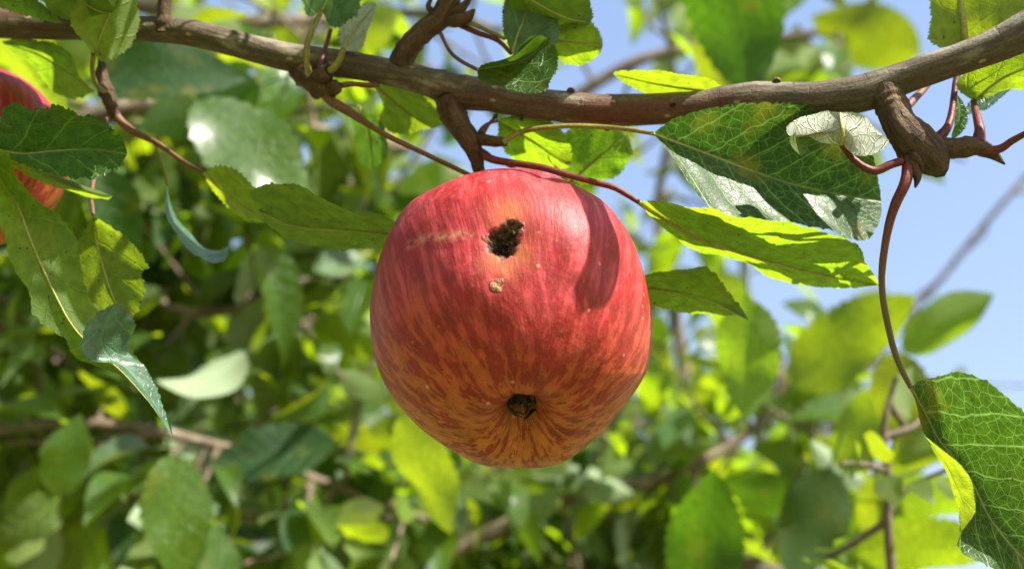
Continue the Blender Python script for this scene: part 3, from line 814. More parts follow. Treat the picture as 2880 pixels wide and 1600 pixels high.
# 7 spotted leaf behind it
traced_leaf([(262, 606, 4), (275, 690, 2), (300, 780, 0), (325, 850, 0), (350, 905, 0)],
            [(262, 606, 4), (319, 640, 4), (370, 682, 4), (421, 750, 3), (400, 765, 3), (408, 810, 2), (395, 863, 1), (370, 895, 0), (350, 905, 0)],
            [(262, 606, 4), (215, 690, 0), (195, 780, -2), (215, 850, -2), (280, 890, -1), (350, 905, 0)],
            20, False, 'leaf', 'dull green leaf with black specks behind the long hanging leaf', seed=9, bulge=0.6,
            pet=[(300, 330, 50, 12), (280, 430, 42, 12), (258, 540, 32, 14), (262, 606, 24, 12)], petmat='pet_brown')
# 8, 9, 10 leaves crossing the limb at the top left
traced_leaf([(263, 152, 0), (282, 100, -1), (305, 40, -2), (330, -40, -3), (350, -130, -2)],
            [(263, 152, 0), (232, 112, 3), (200, 66, 5), (215, 0, 6), (260, -70, 5), (350, -130, -2)],
            [(263, 152, 0), (290, 176, -2), (322, 164, -4), (372, 128, -7), (392, 72, -9), (388, 0, -9), (380, -70, -6), (350, -130, -2)],
            22, False, 'leaf_yellow', 'bright leaf on a yellow stalk in front of the branch, split by shade', seed=10, bulge=.5,
            pet=[(300, 262, 46, 15), (272, 240, 38, 15), (260, 200, 29, 15), (263, 152, 22, 16)])
traced_leaf([(60, -120, 0), (130, -60, 0), (210, -10, 0), (275, 30, 0), (318, 36, 0)],
            [(60, -120, 0), (160, -130, 6), (270, -110, 8), (330, -50, 6), (336, 0, 3), (318, 36, 0)],
            [(60, -120, 0), (70, -50, -4), (111, 0, -6), (148, 42, -6), (200, 66, -5), (240, 50, -3), (280, 44, -1), (318, 36, 0)],
            14, False, 'leaf', 'broad green leaf with a dark brown spot above the limb', seed=11)
traced_leaf([(-120, -40, 0), (-20, -15, 0), (80, 20, 0), (178, 66, 0)],
            [(-120, -40, 0), (-20, -60, 3), (60, -30, 3), (120, 10, 2), (178, 66, 0)],
            [(-120, -40, 0), (-30, 10, -2), (60, 42, -2), (140, 62, -1), (178, 66, 0)],
            20, False, 'leaf', 'slim green leaf lying along the limb', seed=12, rib=False)
# 11 soft bright leaf left of leaf 4, on the thin twig
spur([(285, 170, 50, 22), (286, 215, 48, 34), (300, 262, 47, 46), (315, 300, 46, 40), (326, 325, 46, 28)], rough=.3, n=36)
spur([(318, 300, 46, 30), (330, 330, 46, 24), (372, 368, 45, 22), (444, 405, 44, 15), (519, 457, 43, 12), (574, 486, 42, 10)], 'twig', 'pet_brown', rough=.05, n=44)
traced_leaf([(574, 486, 0), (620, 530, 0), (674, 574, 0), (745, 628, 0)],
            [(574, 486, 0), (610, 466, 3), (660, 478, 5), (705, 518, 5), (735, 570, 3), (745, 628, 0)],
            [(574, 486, 0), (592, 530, -3), (640, 582, -5), (690, 622, -4), (745, 628, 0)],
            42, False, 'leaf_yellow', 'small bright leaf with dark cross veins at the end of the thin twig', seed=13)
traced_leaf([(262, 258, 0), (190, 205, 0), (110, 155, 0), (4, 118, 0)],
            [(262, 258, 0), (224, 215, 3), (200, 156, 6), (160, 128, 7), (110, 118, 6), (60, 108, 3), (4, 118, 0)],
            [(262, 258, 0), (230, 276, -2), (185, 276, -4), (130, 240, -6), (90, 190, -5), (40, 150, -2), (4, 118, 0)],
            50, False, 'leaf', 'soft green leaf pointing at the half hidden apple from the left spur', seed=34)
# 12 curled dangling leaf
traced_leaf([(470, 520, 0), (474, 580, 0), (500, 640, 0), (548, 696, 0), (592, 722, 0), (628, 718, 0), (644, 692, 0)],
            [(470, 520, 0), (482, 575, 6), (512, 630, 8), (560, 684, 9), (592, 702, 9), (618, 702, 7), (644, 692, 0)],
            [(470, 520, 0), (466, 585, -4), (490, 648, -5), (540, 708, -6), (592, 740, -6), (636, 730, -4), (644, 692, 0)],
            44, True, 'leaf_teal', 'narrow curled blue-green leaf dangling on a thin green stalk', seed=14, rib=False,
            pet=[(430, 400, 44, 10), (446, 430, 44, 9), (460, 470, 44, 9), (470, 520, 44, 9)])
# 13 dark leaf above spur B
traced_leaf([(905, 30, 0), (918, 0, 0), (925, -60, 0), (930, -140, 0)],
            [(905, 30, 0), (868, 48, 4), (850, 0, 7), (850, -60, 6), (930, -140, 0)],
            [(905, 30, 0), (935, 78, -3), (978, 60, -6), (1010, 20, -6), (1005, -60, -4), (930, -140, 0)],
            24, True, 'leaf_teal', 'dark blue-green leaf rising on a stalk from the knobbly spur', seed=15,
            pet=[(870, 206, 27, 20), (862, 170, 24, 18), (864, 125, 23, 18), (880, 80, 23, 17), (905, 30, 24, 15)])
spur([(899, 212, 27, 16), (901, 185, 27, 15), (912, 150, 30, 14), (930, 85, 34, 12)], 'petiole', 'pet_red', rough=.04)
spur([(918, 206, 26, 22), (938, 192, 24, 21), (955, 168, 23, 19), (966, 138, 23, 15)], 'petiole', 'pet_green', rough=.04)
traced_leaf([(966, 140, 0), (980, 110, 2), (1010, 70, 4), (1060, 10, 6)],
            [(966, 140, 0), (950, 100, 4), (970, 50, 8), (1020, 10, 9), (1060, 10, 6)],
            [(966, 140, 0), (1010, 140, -2), (1030, 100, -1), (1050, 50, 2), (1060, 10, 6)],
            30, False, 'leaf_pale', 'pale green young leaf above the knobbly spur', seed=16, lit=True)
# 14-17 the cluster above the middle of the branch
traced_leaf([(1341, 196, 0), (1428, 182, -1), (1484, 163, -1), (1545, 112, 0)],
            [(1341, 196, 0), (1365, 178, -5), (1440, 157, -11), (1465, 124, -14), (1490, 105, -13), (1520, 100, -7), (1545, 112, 0)],
            [(1341, 196, 0), (1352, 226, -5), (1410, 242, -9), (1480, 258, -12), (1534, 252, -13), (1550, 222, -11), (1568, 190, -8), (1566, 140, -4), (1545, 112, 0)],
            12, True, 'leaf_dark', 'very dark green cupped leaf touching the top of the branch', seed=17,
            pet=[(1240, 95, 28, 12), (1262, 140, 26, 12), (1290, 168, 20, 12), (1341, 196, 12, 11)], petmat='pet_brown', bulge=-0.8)
traced_leaf([(1439, 152, 0), (1455, 100, 0), (1475, 50, 0), (1490, -20, 0)],
            [(1439, 152, 0), (1416, 90, 3), (1412, 30, 4), (1430, -20, 3), (1490, -20, 0)],
            [(1439, 152, 0), (1500, 150, -3), (1566, 128, -5), (1572, 70, -4), (1550, 10, -2), (1490, -20, 0)],
            22, True, 'leaf_teal', 'smooth blue-green leaf standing upright behind the cupped leaf', seed=18,
            pet=[(1296, 72, 27, 18), (1340, 92, 25, 16), (1400, 115, 23, 14), (1439, 152, 22, 12)], petmat='pet_red')
traced_leaf([(1380, -80, 4), (1450, -30, 2), (1530, 20, 0), (1600, 52, 0), (1662, 62, 0)],
            [(1380, -80, 4), (1480, -100, 6), (1580, -70, 6), (1650, -10, 4), (1668, 40, 1), (1662, 62, 0)],
            [(1380, -80, 4), (1424, 0, -2), (1454, 32, -4), (1499, 68, -6), (1539, 84, -6), (1595, 86, -4), (1640, 78, -2), (1662, 62, 0)],
            16, False, 'leaf', 'broad mid green leaf hanging over the cluster above the branch', seed=19)
traced_leaf([(1540, 110, 2), (1590, 118, 1), (1640, 122, 0), (1696, 130, 0)],
            [(1540, 110, 2), (1575, 72, 5), (1620, 58, 6), (1662, 60, 5), (1688, 96, 2), (1696, 130, 0)],
            [(1540, 110, 2), (1560, 160, -2), (1602, 182, -4), (1654, 174, -3), (1682, 156, -1), (1696, 130, 0)],
            24, False, 'leaf_yellow', 'small rounded yellow-green leaf with a torn white edge', seed=20)
spur([(1300, 60, 26, 18), (1340, 72, 25, 15), (1380, 92, 24, 12), (1420, 110, 23, 10)], 'petiole', 'pet_green')
# 18 leaf lying on top of the branch
traced_leaf([(2060, 262, 0), (1960, 252, 0), (1850, 236, 0), (1724, 208, 0)],
            [(2060, 262, 0), (2022, 240, 5), (1978, 219, 9), (1915, 209, 11), (1859, 201, 11), (1793, 196, 8), (1740, 199, 3), (1724, 208, 0)],
            [(2060, 262, 0), (1960, 290, -4), (1880, 285, -5), (1811, 258, -4), (1760, 235, -2), (1724, 208, 0)],
            28, False, 'leaf_yellow', 'yellow-green leaf showing above the bare stretch of the branch', seed=21,
            pet=[(2200, 285, 14, 10), (2130, 275, 22, 11), (2060, 262, 28, 11)])
# 19 leaves behind the stalk
traced_leaf([(1400, 340, 4), (1502, 400, 0), (1554, 437, 0), (1606, 470, 0)],
            [(1400, 340, 4), (1460, 320, 8), (1530, 330, 9), (1580, 370, 7), (1606, 420, 4), (1606, 470, 0)],
            [(1400, 340, 4), (1405, 400, -2), (1439, 443, -4), (1487, 462, -5), (1550, 480, -3), (1606, 470, 0)],
            34, False, 'leaf_yellow', 'sunlit yellow-green leaf just behind the fruit stalk', seed=22,
            pet=[(1340, 380, 30, 10), (1365, 352, 32, 10), (1400, 340, 38, 10)], petmat='pet_brown')
traced_leaf([(1590, 520, 2), (1640, 480, 0), (1700, 430, 0), (1765, 380, 0)],
            [(1590, 520, 2), (1560, 470, 4), (1555, 420, 6), (1590, 375, 6), (1650, 345, 5), (1720, 350, 3), (1765, 380, 0)],
            [(1590, 520, 2), (1650, 520, -3), (1724, 500, -4), (1752, 478, -4), (1776, 440, -2), (1776, 410, -1), (1765, 380, 0)],
            42, False, 'leaf', 'rounded shaded leaf under the branch above the red stalk', seed=23,
            pet=[(1360, 430, 30, 9), (1460, 480, 42, 9), (1590, 520, 44, 9)], petmat='pet_brown')
# 20, 21 dark leaves left of the fruit spur
traced_leaf([(1050, 235, 0), (1110, 290, 0), (1165, 330, 0), (1220, 362, 0)],
            [(1050, 235, 0), (1130, 240, 5), (1190, 270, 6), (1240, 325, 4), (1244, 350, 2), (1220, 362, 0)],
            [(1050, 235, 0), (1076, 296, -3), (1066, 335, -5), (1086, 362, -5), (1133, 379, -4), (1184, 366, -2), (1220, 362, 0)],
            50, False, 'leaf', 'dull green leaf hanging behind the branch beside the fruit spur', seed=24,
            pet=[(1000, 190, 34, 9), (1020, 215, 44, 9), (1050, 235, 50, 9)])
traced_leaf([(1010, 300, 0), (1035, 360, 0), (1045, 420, 0), (1048, 476, 0)],
            [(1010, 300, 0), (1070, 340, 3), (1092, 393, 4), (1088, 444, 3), (1048, 476, 0)],
            [(1010, 300, 0), (990, 335, -2), (1000, 400, -3), (1010, 456, -3), (1048, 476, 0)],
            60, False, 'leaf_dark', 'small dark leaf hanging beneath the thin red twig', seed=25,
            pet=[(960, 300, 26, 8), (985, 296, 46, 8), (1010, 300, 60, 8)])
# 22 big leaf at the lower right
traced_leaf([(2562, 1090, 0), (2603, 1164, -2), (2640, 1235, -4), (2690, 1298, -6), (2740, 1370, -7), (2780, 1450, -8), (2840, 1530, -9), (2910, 1600, -10), (3000, 1670, -10)],
            [(2562, 1090, 0), (2590, 1068, -3), (2640, 1059, -9), (2674, 1047, -13), (2712, 1050, -16), (2766, 1071, -19), (2808, 1096, -21), (2846, 1126, -22), (2880, 1158, -22), (2960, 1250, -20), (3020, 1380, -17), (3040, 1530, -12), (3000, 1670, -10)],
            [(2562, 1090, 0), (2574, 1130, -4), (2587, 1189, -8), (2603, 1227, -12), (2637, 1272, -16), (2655, 1310, -18), (2680, 1368, -20), (2696, 1432, -21), (2702, 1490, -22), (2695, 1526, -22), (2722, 1562, -22), (2780, 1590, -21), (2850, 1640, -18), (3000, 1670, -10)],
            -4, True, 'leaf_vein', 'big netted green leaf with curled edge at the end of the long red stalk', seed=26, bulge=-0.8, ripple=0.8,
            pet=[(2552, 440, -1, 34), (2553, 475, -3, 34), (2546, 515, -5, 32), (2521, 568, -5, 29), (2504, 618, -5, 25), (2491, 680, -5, 22), (2481, 757, -5, 20), (2481, 815, -5, 18), (2491, 884, -5, 19), (2512, 975, -4, 18), (2534, 1035, -4, 17), (2562, 1090, -4, 14)], petmat='pet_mix', ribw=12)
# 22b curled margin of that leaf: glowing underside strip
traced_leaf([(2600, 1225, 0), (2650, 1290, 0), (2690, 1370, -1), (2712, 1440, -1), (2700, 1500, 0)],
            [(2600, 1225, 0), (2660, 1272, 3), (2710, 1310, 4), (2738, 1368, 4), (2742, 1440, 3), (2700, 1500, 0)],
            [(2600, 1225, 0), (2640, 1290, -2), (2676, 1368, -3), (2694, 1432, -3), (2700, 1500, 0)],
            -30, False, 'leaf_yellow', 'curled-over yellow-green margin of the big netted leaf', seed=27, rib=False, serr=.3, ripple=.3)
# 23-25 leaves at the top right
traced_leaf([(2715, 130, 2), (2710, 60, 0), (2704, 0, 0), (2705, -120, 0)],
            [(2715, 130, 2), (2650, 135, 1), (2612, 112, 0), (2618, 45, -2), (2614, -20, -3), (2640, -90, -2), (2705, -120, 0)],
            [(2715, 130, 2), (2800, 130, 4), (2880, 90, 6), (2920, 20, 6), (2860, -70, 4), (2705, -120, 0)],
            14, False, 'leaf_yellow', 'bright green leaf with strong ribs standing above the limb', seed=28, ribw=26,
            pet=[(2638, 390, 2, 34), (2664, 360, 3, 26), (2678, 310, 6, 20), (2690, 222, 11, 19), (2715, 130, 15, 20)], petmat='pet_red')
traced_leaf([(2738, 285, 4), (2790, 240, 1), (2850, 205, 0), (2960, 170, 0)],
            [(2738, 285, 4), (2692, 250, 4), (2705, 212, 5), (2780, 170, 6), (2880, 130, 5), (2960, 170, 0)],
            [(2738, 285, 4), (2784, 273, -3), (2810, 256, -4), (2842, 245, -5), (2890, 243, -5), (2960, 170, 0)],
            10, False, 'leaf_yellow', 'yellow-green leaf with rusty edge just below the limb', seed=29,
            pet=[(2752, 400, -1, 42), (2755, 365, 0, 30), (2748, 330, 4, 24), (2738, 285, 11, 18)], petmat='pet_red')
traced_leaf([(2700, 330, 0), (2760, 300, 0), (2820, 262, 0), (2900, 220, 0)],
            [(2700, 330, 0), (2740, 270, 2), (2800, 230, 2), (2850, 215, 2), (2900, 220, 0)],
            [(2700, 330, 0), (2765, 306, -2), (2800, 288, -2), (2845, 250, -2), (2900, 220, 0)],
            24, True, 'leaf_teal', 'grey-green leaf behind the rusty edged leaf', seed=30, rib=False)
traced_leaf([(2690, 262, 0), (2700, 310, 0), (2695, 345, 0), (2678, 392, 0)],
            [(2690, 262, 0), (2715, 300, 1), (2722, 340, 1), (2700, 378, 0), (2678, 392, 0)],
            [(2690, 262, 0), (2686, 310, -1), (2682, 350, -1), (2676, 380, 0), (2678, 392, 0)],
            14, True, 'leaf_dark', 'small dark leaf between the two red stalks', seed=31, rib=False)
spur([(2740, 425, -1, 26), (2808, 420, -4, 24), (2846, 397, -6, 20), (2885, 376, -8, 18), (2980, 330, -12, 16)], 'petiole', 'pet_red', rough=.04)
spur([(2552, 300, 12, 26), (2575, 275, 16, 22), (2600, 250, 20, 18), (2640, 200, 26, 12)], 'petiole', 'pet_brown', rough=.05)
# 26 dry grey leaf beside spur D
traced_leaf([(2367, 407, 0), (2372, 380, -2), (2366, 350, -2), (2362, 316, 0)],
            [(2367, 407, 0), (2311, 402, 1), (2267, 380, 2), (2225, 384, 2), (2214, 368, 3), (2240, 350, 4), (2290, 330, 5), (2330, 318, 4), (2362, 316, 0)],
            [(2367, 407, 0), (2396, 432, -3), (2437, 439, -5), (2480, 426, -5), (2497, 401, -4), (2478, 380, -3), (2452, 350, -1), (2437, 332, 0), (2400, 318, 0), (2362, 316, 0)],
            -2, False, 'leaf_pale', 'small withered grey leaf hanging by a curved reddish stalk', seed=32, lit=True, ripple=1.2, bulge=.6, serr=.3, ribw=14,
            pet=[(2540, 452, -3, 24), (2504, 464, -3, 24), (2464, 480, -3, 24), (2430, 470, -3, 22), (2396, 443, -2, 18), (2367, 407, -2, 16)], petmat='pet_red')
traced_leaf([(2236, 372, 0), (2235, 395, 0), (2240, 415, 0), (2255, 440, 0)],
            [(2236, 372, 0), (2262, 380, -1), (2274, 400, -1), (2270, 425, -1), (2255, 440, 0)],
            [(2236, 372, 0), (2224, 388, 1), (2225, 405, 1), (2236, 425, 1), (2255, 440, 0)],
            -1, False, 'leaf_yellow', 'bright curled lobe of the withered leaf', seed=33, rib=False, serr=.2, nu=40)

# ------------------------------------------------------------------ unseen leaf on a branch twig, shaped to cast the apple's shadow band
def surf(px, py):
    x, y = proj_all(A1['V'])
    d2 = (x - px) ** 2 + (y - py) ** 2 + np.where((A1['V'] - A1['centre']) @ CF < 0.004, 0, 1e9)
    return A1['V'][d2.argmin()]
T_SH = 0.100
def cast(rows, T=T_SH):
    return np.array([surf(x, y) + SUN * T for x, y in rows])
def shade_leaf(midrow, leftrow, rightrow, label, T=T_SH, mat='leaf_dark'):
    m, l, r = crom(cast(midrow, T), 30), crom(cast(leftrow, T), 30), crom(cast(rightrow, T), 30)
    # smooth the depth so the blade is a gentle sheet
    l[-1] = r[-1] = m[-1]
    ext = unit(m[0] - m[5]) * 0.012
    for a in (m, l, r):
        a[0] = a[0] + ext
    V = []; W = 7
    for i in range(30):
        for j in range(W):
            k = (j - 3) / 3
            V.append(m[i] + ((r[i] - m[i]) * k if k > 0 else (l[i] - m[i]) * -k))
    F = [(i * W + j, i * W + j + 1, (i + 1) * W + j + 1, (i + 1) * W + j) for i in range(29) for j in range(W - 1)]
    o = mesh_obj('leaf', V, F, M[mat], branch)
    o['label'] = label
    s = np.repeat(np.linspace(0, 4, 30), W); tt = np.tile(np.linspace(-0.6, 0.6, W), 30)
    add_metric(o, s, tt)
    return m
mm_ = shade_leaf([(1612, 512), (1640, 545), (1676, 600), (1695, 660), (1697, 720), (1680, 790), (1655, 845), (1630, 890)],
           [(1588, 505), (1615, 540), (1640, 590), (1655, 640), (1652, 711), (1630, 770), (1612, 830), (1630, 890)],
           [(1638, 518), (1670, 550), (1712, 610), (1735, 660), (1742, 720), (1732, 800), (1702, 860), (1630, 890)], 'unseen narrow dark leaf on a bare twig above the apple, shaped to shade it')
tw0 = P(1290, -80, 27)
tube('twig', [(*tw0, 0.0016), (*(tw0 * 0.6 + mm_[0] * 0.4 + CU * 0.03), 0.0013), (*(mm_[0] + CU * 0.004), 0.0008)], M['pet_brown'], branch, n=30, sides=10)

# ------------------------------------------------------------------ background boughs
def proto_leaf(name, fold, bend, twist, wave, width, seed, nu=26, nv=4):
    r = random.Random(seed)
    V, S, Tt = [], [], []
    W = 2 * nv - 1
    ph = r.uniform(0, 6)
    for i in range(nu):
        u = i / (nu - 1)
        w = width * 2.25 * (u ** 0.66) * ((1 - u) ** 0.95) + 0.0015
        a = bend * u
        bx = math.sin(a) / bend if abs(bend) > 1e-3 else u
        bz_ = -(1 - math.cos(a)) / bend if abs(bend) > 1e-3 else 0
        tw = twist * u
        for j in range(W):
            k = (j - (nv - 1)) / (nv - 1)
            saw = 0.92 + 0.10 * (i % 2) if abs(k) == 1 else 1
            y = k * w * math.cos(fold) * saw
            z = abs(k) * w * math.sin(fold) + wave * abs(k) * math.sin(9 * u + ph + k) * math.sin(math.pi * u)
            y2, z2 = y * math.cos(tw) - z * math.sin(tw), y * math.sin(tw) + z * math.cos(tw)
            V.append((bx - z2 * math.sin(a) * 0.3, y2, bz_ + z2)); S.append(u * 6.5); Tt.append(k * w * 6.5)
    F = [(i * W + j, (i + 1) * W + j, (i + 1) * W + j + 1, i * W + j + 1) for i in range(nu - 1) for j in range(W - 1)]
    # petiole as part of the same little leaf
    b = len(V)
    for (x, z, rr) in ((0.0, 0, .011), (-0.15, .012, .010), (-0.32, .05, .013)):
        for k in range(4):
            V.append((x, rr * math.cos(k * 1.571), z + rr * math.sin(k * 1.571))); S.append(0.0); Tt.append(0.0)
    for i in range(2):
        for k in range(4):
            F.append((b + i * 4 + k, b + (i + 1) * 4 + k, b + (i + 1) * 4 + (k + 1) % 4, b + i * 4 + (k + 1) % 4))
    me = bpy.data.meshes.new(name)
    me.from_pydata(V, [], F); me.update()
    me.polygons.foreach_set('use_smooth', [True] * len(me.polygons))
    uvl = me.uv_layers.new(name='metric')
    li = np.zeros(len(me.loops), np.int32); me.loops.foreach_get('vertex_index', li)
    uvl.data.foreach_set('uv', np.stack([np.array(S)[li], np.array(Tt)[li]], 1).astype(np.float32).ravel())
    return me
PROTO = {}
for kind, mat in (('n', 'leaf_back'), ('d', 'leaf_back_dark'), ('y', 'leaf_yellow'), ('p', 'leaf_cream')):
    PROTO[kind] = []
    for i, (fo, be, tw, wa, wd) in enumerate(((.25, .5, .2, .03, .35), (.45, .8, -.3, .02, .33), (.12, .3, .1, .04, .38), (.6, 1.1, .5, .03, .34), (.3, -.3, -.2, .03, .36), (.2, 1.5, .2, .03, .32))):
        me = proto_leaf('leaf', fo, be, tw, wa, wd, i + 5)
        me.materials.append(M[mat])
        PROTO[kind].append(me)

def leaf_at(parent, base, tipdir, nrm, size, kind, r, var=None):
    me = PROTO[kind][r.randrange(6) if var is None else var]
    x = unit(tipdir); z = unit(nrm - x * (nrm @ x)); y = np.cross(z, x)
    o = bpy.data.objects.new('leaf', me)
    COL.objects.link(o)
    o.parent = parent
    base = np.asarray(base) + x * size * 0.32 - np.array(parent.location)
    o.matrix_local = Matrix(((x[0] * size, y[0] * size, z[0] * size, base[0]), (x[1] * size, y[1] * size, z[1] * size, base[1]), (x[2] * size, y[2] * size, z[2] * size, base[2]), (0, 0, 0, 1)))
    return o

UP = np.array([0, 0, 1.0])
def rv(r):
    while True:
        v = np.array([r.uniform(-1, 1) for _ in range(3)])
        if 0.05 < v @ v < 1: return unit(v)

def btube(name, pts, parent, n, sides):
    V, F, A = tube_data(pts, n=n, sides=sides, rough=0.06, freq=60)
    o = mesh_obj(name, np.array(V) - np.array(parent.location), F, M['bark_back'], None)
    o.parent = parent
    set_attr(o, 'bark', A)
    return o

def bough(label, rows, ntw, per, seed, twl=(0.07, 0.17), size=(0.034, 0.064), kinds='nnnnnnndpyy', updrift=0.15, cap=290, tspan=(0, 1)):
    """rows: px, py, depth (m), radius (mm)"""
    r = random.Random(seed)
    pts = [(*P(x, y, (d - D0) * 1000), rad * MM) for x, y, d, rad in rows]
    root = empty('apple_bough', pts[0][:3], label, 'bough', 'leafy boughs behind the fruiting branch')
    btube('limb', pts, root, 40, 12)
    c = crom(pts, 200)
    cnt = 0
    for k in range(ntw):
        tpos = tspan[0] + (tspan[1] - tspan[0]) * (k + r.random()) / ntw
        i = min(198, int(tpos * 199))
        ax = unit(c[i + 1, :3] - c[i, :3])
        d = rv(r); d = unit(d - ax * (d @ ax) * 0.6 + UP * updrift)
        L = r.uniform(*twl)
        p0 = c[i, :3]
        p1 = p0 + d * L * 0.5 + rv(r) * L * 0.10
        p2 = p1 + unit(d + rv(r) * 0.5) * L * 0.5
        tw = [(*p0, 0.0018), (*p1, 0.0014), (*p2, 0.0009)]
        btube('twig', tw, root, 10, 6)
        q = crom(tw, 30)
        n = per + r.randint(-1, 1)
        for j in range(n):
            if cnt >= cap: break
            f = 0.12 + 0.88 * (j + 0.5 * r.random()) / n
            ii = min(28, int(f * 29))
            tdir = unit(q[ii + 1, :3] - q[ii, :3])
            side = rv(r); side = unit(side - tdir * (side @ tdir))
            td = unit(tdir * 0.5 + side * 0.9 + np.array([0, 0, -0.35]))
            nn = unit(UP * 0.6 + rv(r) * 1.0 + SUN * 0.35)
            leaf_at(root, q[ii, :3], td, nn, r.uniform(*size), r.choice(kinds), r)
            cnt += 1
    return root

B = []
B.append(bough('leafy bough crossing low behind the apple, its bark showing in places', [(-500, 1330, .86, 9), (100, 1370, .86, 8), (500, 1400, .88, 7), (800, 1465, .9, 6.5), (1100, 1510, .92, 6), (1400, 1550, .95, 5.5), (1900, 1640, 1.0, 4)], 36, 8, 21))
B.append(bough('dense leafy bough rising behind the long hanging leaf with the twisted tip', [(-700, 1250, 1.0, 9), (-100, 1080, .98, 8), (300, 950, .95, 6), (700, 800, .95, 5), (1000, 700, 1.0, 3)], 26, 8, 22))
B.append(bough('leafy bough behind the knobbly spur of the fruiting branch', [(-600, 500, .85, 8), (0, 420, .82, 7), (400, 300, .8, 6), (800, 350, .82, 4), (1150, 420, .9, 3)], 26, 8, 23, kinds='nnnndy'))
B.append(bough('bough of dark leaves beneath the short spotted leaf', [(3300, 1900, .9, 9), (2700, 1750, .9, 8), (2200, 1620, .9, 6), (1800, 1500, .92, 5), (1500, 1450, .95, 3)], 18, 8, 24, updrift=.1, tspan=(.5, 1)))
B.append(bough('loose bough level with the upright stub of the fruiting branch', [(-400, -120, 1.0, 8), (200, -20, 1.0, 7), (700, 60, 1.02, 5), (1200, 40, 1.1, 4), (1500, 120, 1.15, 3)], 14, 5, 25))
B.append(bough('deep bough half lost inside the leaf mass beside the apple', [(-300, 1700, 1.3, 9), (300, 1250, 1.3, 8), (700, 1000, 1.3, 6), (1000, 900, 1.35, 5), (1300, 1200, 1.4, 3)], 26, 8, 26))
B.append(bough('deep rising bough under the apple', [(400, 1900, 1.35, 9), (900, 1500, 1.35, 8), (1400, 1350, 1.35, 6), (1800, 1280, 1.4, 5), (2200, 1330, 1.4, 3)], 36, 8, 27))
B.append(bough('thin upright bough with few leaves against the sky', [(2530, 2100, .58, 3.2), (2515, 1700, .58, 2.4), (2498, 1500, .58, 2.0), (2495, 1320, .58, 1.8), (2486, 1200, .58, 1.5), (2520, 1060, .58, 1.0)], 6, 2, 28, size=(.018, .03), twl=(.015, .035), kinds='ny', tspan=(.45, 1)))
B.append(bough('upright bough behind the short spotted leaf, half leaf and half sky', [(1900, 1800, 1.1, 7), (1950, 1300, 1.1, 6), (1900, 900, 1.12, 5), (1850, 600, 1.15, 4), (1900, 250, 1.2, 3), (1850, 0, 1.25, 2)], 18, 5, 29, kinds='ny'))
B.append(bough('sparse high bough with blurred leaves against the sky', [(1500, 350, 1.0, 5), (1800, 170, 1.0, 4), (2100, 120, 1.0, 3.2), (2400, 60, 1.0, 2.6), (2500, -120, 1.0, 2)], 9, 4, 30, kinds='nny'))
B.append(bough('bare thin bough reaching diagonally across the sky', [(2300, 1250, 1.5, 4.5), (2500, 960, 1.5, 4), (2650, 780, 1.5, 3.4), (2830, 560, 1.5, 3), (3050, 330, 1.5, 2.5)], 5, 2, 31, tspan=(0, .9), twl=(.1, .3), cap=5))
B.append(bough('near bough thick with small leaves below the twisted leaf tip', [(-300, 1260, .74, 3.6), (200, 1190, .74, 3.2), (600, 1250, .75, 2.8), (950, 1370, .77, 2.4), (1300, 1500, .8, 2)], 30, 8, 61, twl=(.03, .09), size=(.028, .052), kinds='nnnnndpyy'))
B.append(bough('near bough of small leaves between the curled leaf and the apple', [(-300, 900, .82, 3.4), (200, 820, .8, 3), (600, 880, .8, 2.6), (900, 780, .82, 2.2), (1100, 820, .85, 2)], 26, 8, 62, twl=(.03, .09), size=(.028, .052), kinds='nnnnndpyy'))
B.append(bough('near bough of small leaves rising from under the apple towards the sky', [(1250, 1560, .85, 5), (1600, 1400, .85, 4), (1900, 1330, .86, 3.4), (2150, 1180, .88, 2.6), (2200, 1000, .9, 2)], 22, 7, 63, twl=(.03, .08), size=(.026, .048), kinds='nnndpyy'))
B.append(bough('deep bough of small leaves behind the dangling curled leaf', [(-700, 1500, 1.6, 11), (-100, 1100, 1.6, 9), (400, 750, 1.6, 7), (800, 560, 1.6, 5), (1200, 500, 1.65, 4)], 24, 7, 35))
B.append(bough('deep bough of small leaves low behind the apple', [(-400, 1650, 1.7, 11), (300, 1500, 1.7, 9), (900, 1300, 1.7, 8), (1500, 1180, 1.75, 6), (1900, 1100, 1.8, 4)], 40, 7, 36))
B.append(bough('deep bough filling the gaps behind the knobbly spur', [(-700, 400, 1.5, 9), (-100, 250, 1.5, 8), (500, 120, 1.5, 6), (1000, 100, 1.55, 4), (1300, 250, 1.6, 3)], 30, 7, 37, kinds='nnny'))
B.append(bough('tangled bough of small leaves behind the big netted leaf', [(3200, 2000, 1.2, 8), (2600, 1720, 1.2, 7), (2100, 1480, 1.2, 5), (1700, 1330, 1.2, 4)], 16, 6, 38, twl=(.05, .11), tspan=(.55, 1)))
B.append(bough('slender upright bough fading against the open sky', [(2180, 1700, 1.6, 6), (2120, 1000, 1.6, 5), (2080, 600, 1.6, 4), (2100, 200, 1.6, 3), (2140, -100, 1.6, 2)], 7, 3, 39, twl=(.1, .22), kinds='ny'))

B.append(bough('unseen short leafy bough added above the fruiting branch to shade it', [(-500, -620, .40, 6), (200, -560, .39, 5), (900, -560, .38, 4), (1450, -560, .37, 3)], 16, 4, 32, twl=(.02, .05), updrift=.6))  # out-of-view bough, added to throw shade on the left of the fruiting branch

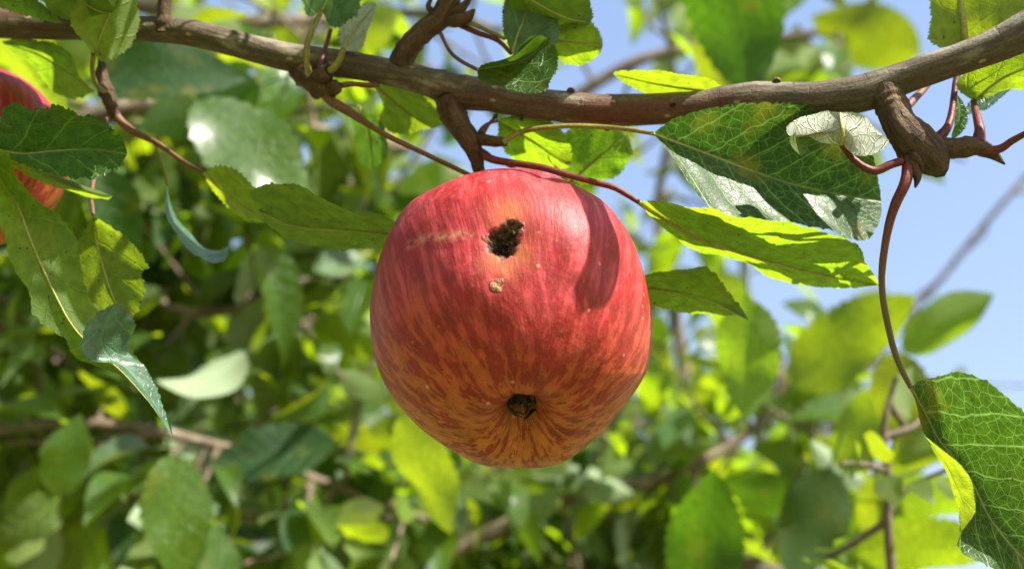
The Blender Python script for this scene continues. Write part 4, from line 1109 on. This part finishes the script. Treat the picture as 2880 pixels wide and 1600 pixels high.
# big blurred leaves that can be told apart: px, py of middle, depth, size, image angle of the tip, nod towards lens, 'u' underside / 't' top, kind
def big(parent, px, py, depth, size, ang, nod, face, kind, var, roll=0.0, seed=0):
    r = random.Random(seed + int(px))
    a = math.radians(ang)
    x = unit(CX * math.cos(a) + CU * math.sin(a) - CF * nod)
    up = CF if face in 'uw' else -CF
    if face == 'w':                                # pale underside turned to both lens and sun
        up = CF
    n = unit(up + SUN * {'u': 0.55, 't': 0.95, 'w': -0.8}[face] + np.cross(x, up) * roll * 0.5)
    mid = P(px, py, (depth - D0) * 1000)
    leaf_at(parent, mid - x * size * (0.5 + 0.32), x, n, size, kind, r, var)
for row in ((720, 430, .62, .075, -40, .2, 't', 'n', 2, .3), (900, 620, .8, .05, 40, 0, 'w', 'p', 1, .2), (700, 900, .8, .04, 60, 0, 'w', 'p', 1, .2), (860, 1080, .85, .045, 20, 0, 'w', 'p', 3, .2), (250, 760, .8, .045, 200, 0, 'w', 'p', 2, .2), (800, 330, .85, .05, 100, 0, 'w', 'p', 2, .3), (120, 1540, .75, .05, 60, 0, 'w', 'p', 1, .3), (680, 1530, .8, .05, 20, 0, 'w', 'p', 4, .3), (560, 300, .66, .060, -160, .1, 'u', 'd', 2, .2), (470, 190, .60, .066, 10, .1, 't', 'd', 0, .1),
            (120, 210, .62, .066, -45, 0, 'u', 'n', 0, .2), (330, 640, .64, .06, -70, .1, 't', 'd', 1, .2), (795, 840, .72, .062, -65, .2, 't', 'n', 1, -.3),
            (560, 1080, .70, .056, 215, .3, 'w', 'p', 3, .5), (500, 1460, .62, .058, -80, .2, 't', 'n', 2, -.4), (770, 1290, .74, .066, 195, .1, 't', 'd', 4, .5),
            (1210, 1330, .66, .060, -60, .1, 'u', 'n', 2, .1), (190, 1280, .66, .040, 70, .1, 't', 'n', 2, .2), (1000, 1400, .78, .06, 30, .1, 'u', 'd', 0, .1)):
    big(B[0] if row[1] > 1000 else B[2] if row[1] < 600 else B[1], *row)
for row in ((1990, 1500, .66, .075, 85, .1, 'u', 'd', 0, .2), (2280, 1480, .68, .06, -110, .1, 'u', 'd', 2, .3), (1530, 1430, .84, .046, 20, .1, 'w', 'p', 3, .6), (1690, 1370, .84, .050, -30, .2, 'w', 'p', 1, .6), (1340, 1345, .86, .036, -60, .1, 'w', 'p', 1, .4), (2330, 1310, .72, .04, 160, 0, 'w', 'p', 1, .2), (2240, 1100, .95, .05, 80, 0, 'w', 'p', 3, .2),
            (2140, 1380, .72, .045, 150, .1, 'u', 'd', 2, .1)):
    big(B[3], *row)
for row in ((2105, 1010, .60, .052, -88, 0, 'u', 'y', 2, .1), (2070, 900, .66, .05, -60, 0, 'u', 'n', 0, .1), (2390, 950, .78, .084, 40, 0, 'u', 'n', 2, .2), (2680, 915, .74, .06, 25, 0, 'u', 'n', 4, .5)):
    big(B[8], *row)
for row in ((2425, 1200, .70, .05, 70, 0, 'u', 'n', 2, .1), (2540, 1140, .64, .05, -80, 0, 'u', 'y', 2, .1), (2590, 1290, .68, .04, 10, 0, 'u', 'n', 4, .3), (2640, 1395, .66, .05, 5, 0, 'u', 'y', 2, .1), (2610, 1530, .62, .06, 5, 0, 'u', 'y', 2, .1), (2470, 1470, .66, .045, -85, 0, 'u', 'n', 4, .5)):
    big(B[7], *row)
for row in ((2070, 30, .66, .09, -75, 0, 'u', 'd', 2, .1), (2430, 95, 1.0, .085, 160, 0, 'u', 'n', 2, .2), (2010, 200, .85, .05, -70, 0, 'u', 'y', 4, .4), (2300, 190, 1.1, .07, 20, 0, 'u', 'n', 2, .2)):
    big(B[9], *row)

# ------------------------------------------------------------------ neighbouring apple trees far behind, and unseen ones added to cut sky fill
def leaf_cloud(centre, rad, count, seed, size=(0.055, 0.085)):
    r = np.random.default_rng(seed)
    V = np.zeros((count * 6, 3)); F = []
    clump = r.normal(size=(46, 3)); clump /= np.linalg.norm(clump, axis=1)[:, None]
    clump *= r.uniform(0.25, 0.95, (46, 1)) ** 0.5
    for i in range(count):
        c = clump[r.integers(46)] + r.normal(size=3) * 0.17
        p = centre + c * rad
        n = unit(UP * 0.6 + r.normal(size=3) * 0.6); x = unit(np.cross(n, r.normal(size=3))); y = np.cross(n, x)
        s = r.uniform(*size); w = s * 0.28
        b = i * 6
        V[b:b + 6] = [p, p + x * s * .35 + y * w + n * w * .3, p + x * s * .75 + y * w * .7 + n * w * .2, p + x * s, p + x * s * .75 - y * w * .7 + n * w * .2, p + x * s * .35 - y * w + n * w * .3]
        F += [(b, b + 1, b + 2, b + 3), (b, b + 3, b + 4, b + 5)]
    return V, F

def far_tree(px, depth, crown_px_y, rad, count, seed, label, at=None):
    c = at if at is not None else P(px, crown_px_y, (depth - D0) * 1000)
    base = np.array([c[0] + 0.1, c[1], 0.0])
    root = empty('apple_tree', base, label, 'tree', 'orchard trees behind')
    r = random.Random(seed)
    btube('trunk', [(*base, 0.085), (*(base * .6 + np.array([c[0], c[1], c[2]]) * .4 + rv(r) * .03), 0.065), (*c, 0.03)], root, 24, 14)
    for k in range(8):
        d = unit(rv(r) + UP * .4)
        p0 = base * .35 + c * .65 if k < 4 else c - UP * .1
        btube('limb', [(*p0, .022), (*(p0 + d * rad * .5 + rv(r) * .05), .014), (*(p0 + d * rad * 1.0), .004)], root, 16, 8)
    V, F = leaf_cloud(c, np.array(rad), count, seed)
    o = mesh_obj('crown', V - base, F, M['leaf_far'], None, False)
    o.parent = root; o['kind'] = 'stuff'
    n = len(o.data.loops)
    add_metric(o, V[:, 0] * 100, V[:, 2] * 100 % 3)
M['leaf_far'] = leaf_material('leaf_far_crown', (0.03, 0.095, 0.014), (0.16, 0.24, 0.08), (0.36, 0.54, 0.008), (0.05, 0.10, 0.03), vein=0.0, rtop=0.35, spec=0.6, bump=0.0)
far_tree(100, 2.6, 1250, 0.80, 3000, 41, 'big leafy apple tree behind the half hidden apple')
far_tree(1150, 3.2, 1750, 0.80, 3200, 42, 'leafy apple tree behind the fruit, mostly hidden')
def fill_block_tree(x, y, h, rad, count, seed, label):  # unseen trees around the camera, added to block fill light from the sky
    far_tree(0, 0, 0, rad, count, seed, label, np.array([x, y, h]))
fill_block_tree(-2.6, -1.2, 1.75, 1.05, 2600, 51, 'unseen leafy orchard tree added to block sky light, on the half hidden apple side')
fill_block_tree(-0.6, -3.2, 1.75, 1.15, 2600, 52, 'taller unseen orchard tree added to block sky light, facing the rotten pit of the apple')
fill_block_tree(2.2, -3.4, 1.45, 1.05, 2400, 53, 'low unseen orchard tree added to block sky light, on the sunward side of the apple')
fill_block_tree(3.0, -0.2, 1.70, 1.0, 2400, 54, 'unseen orchard tree added to block sky light, beyond the gnarled end of the fruiting branch')
far_tree(2250, 3.8, 2420, 0.80, 3800, 43, 'lower apple tree under the open sky')
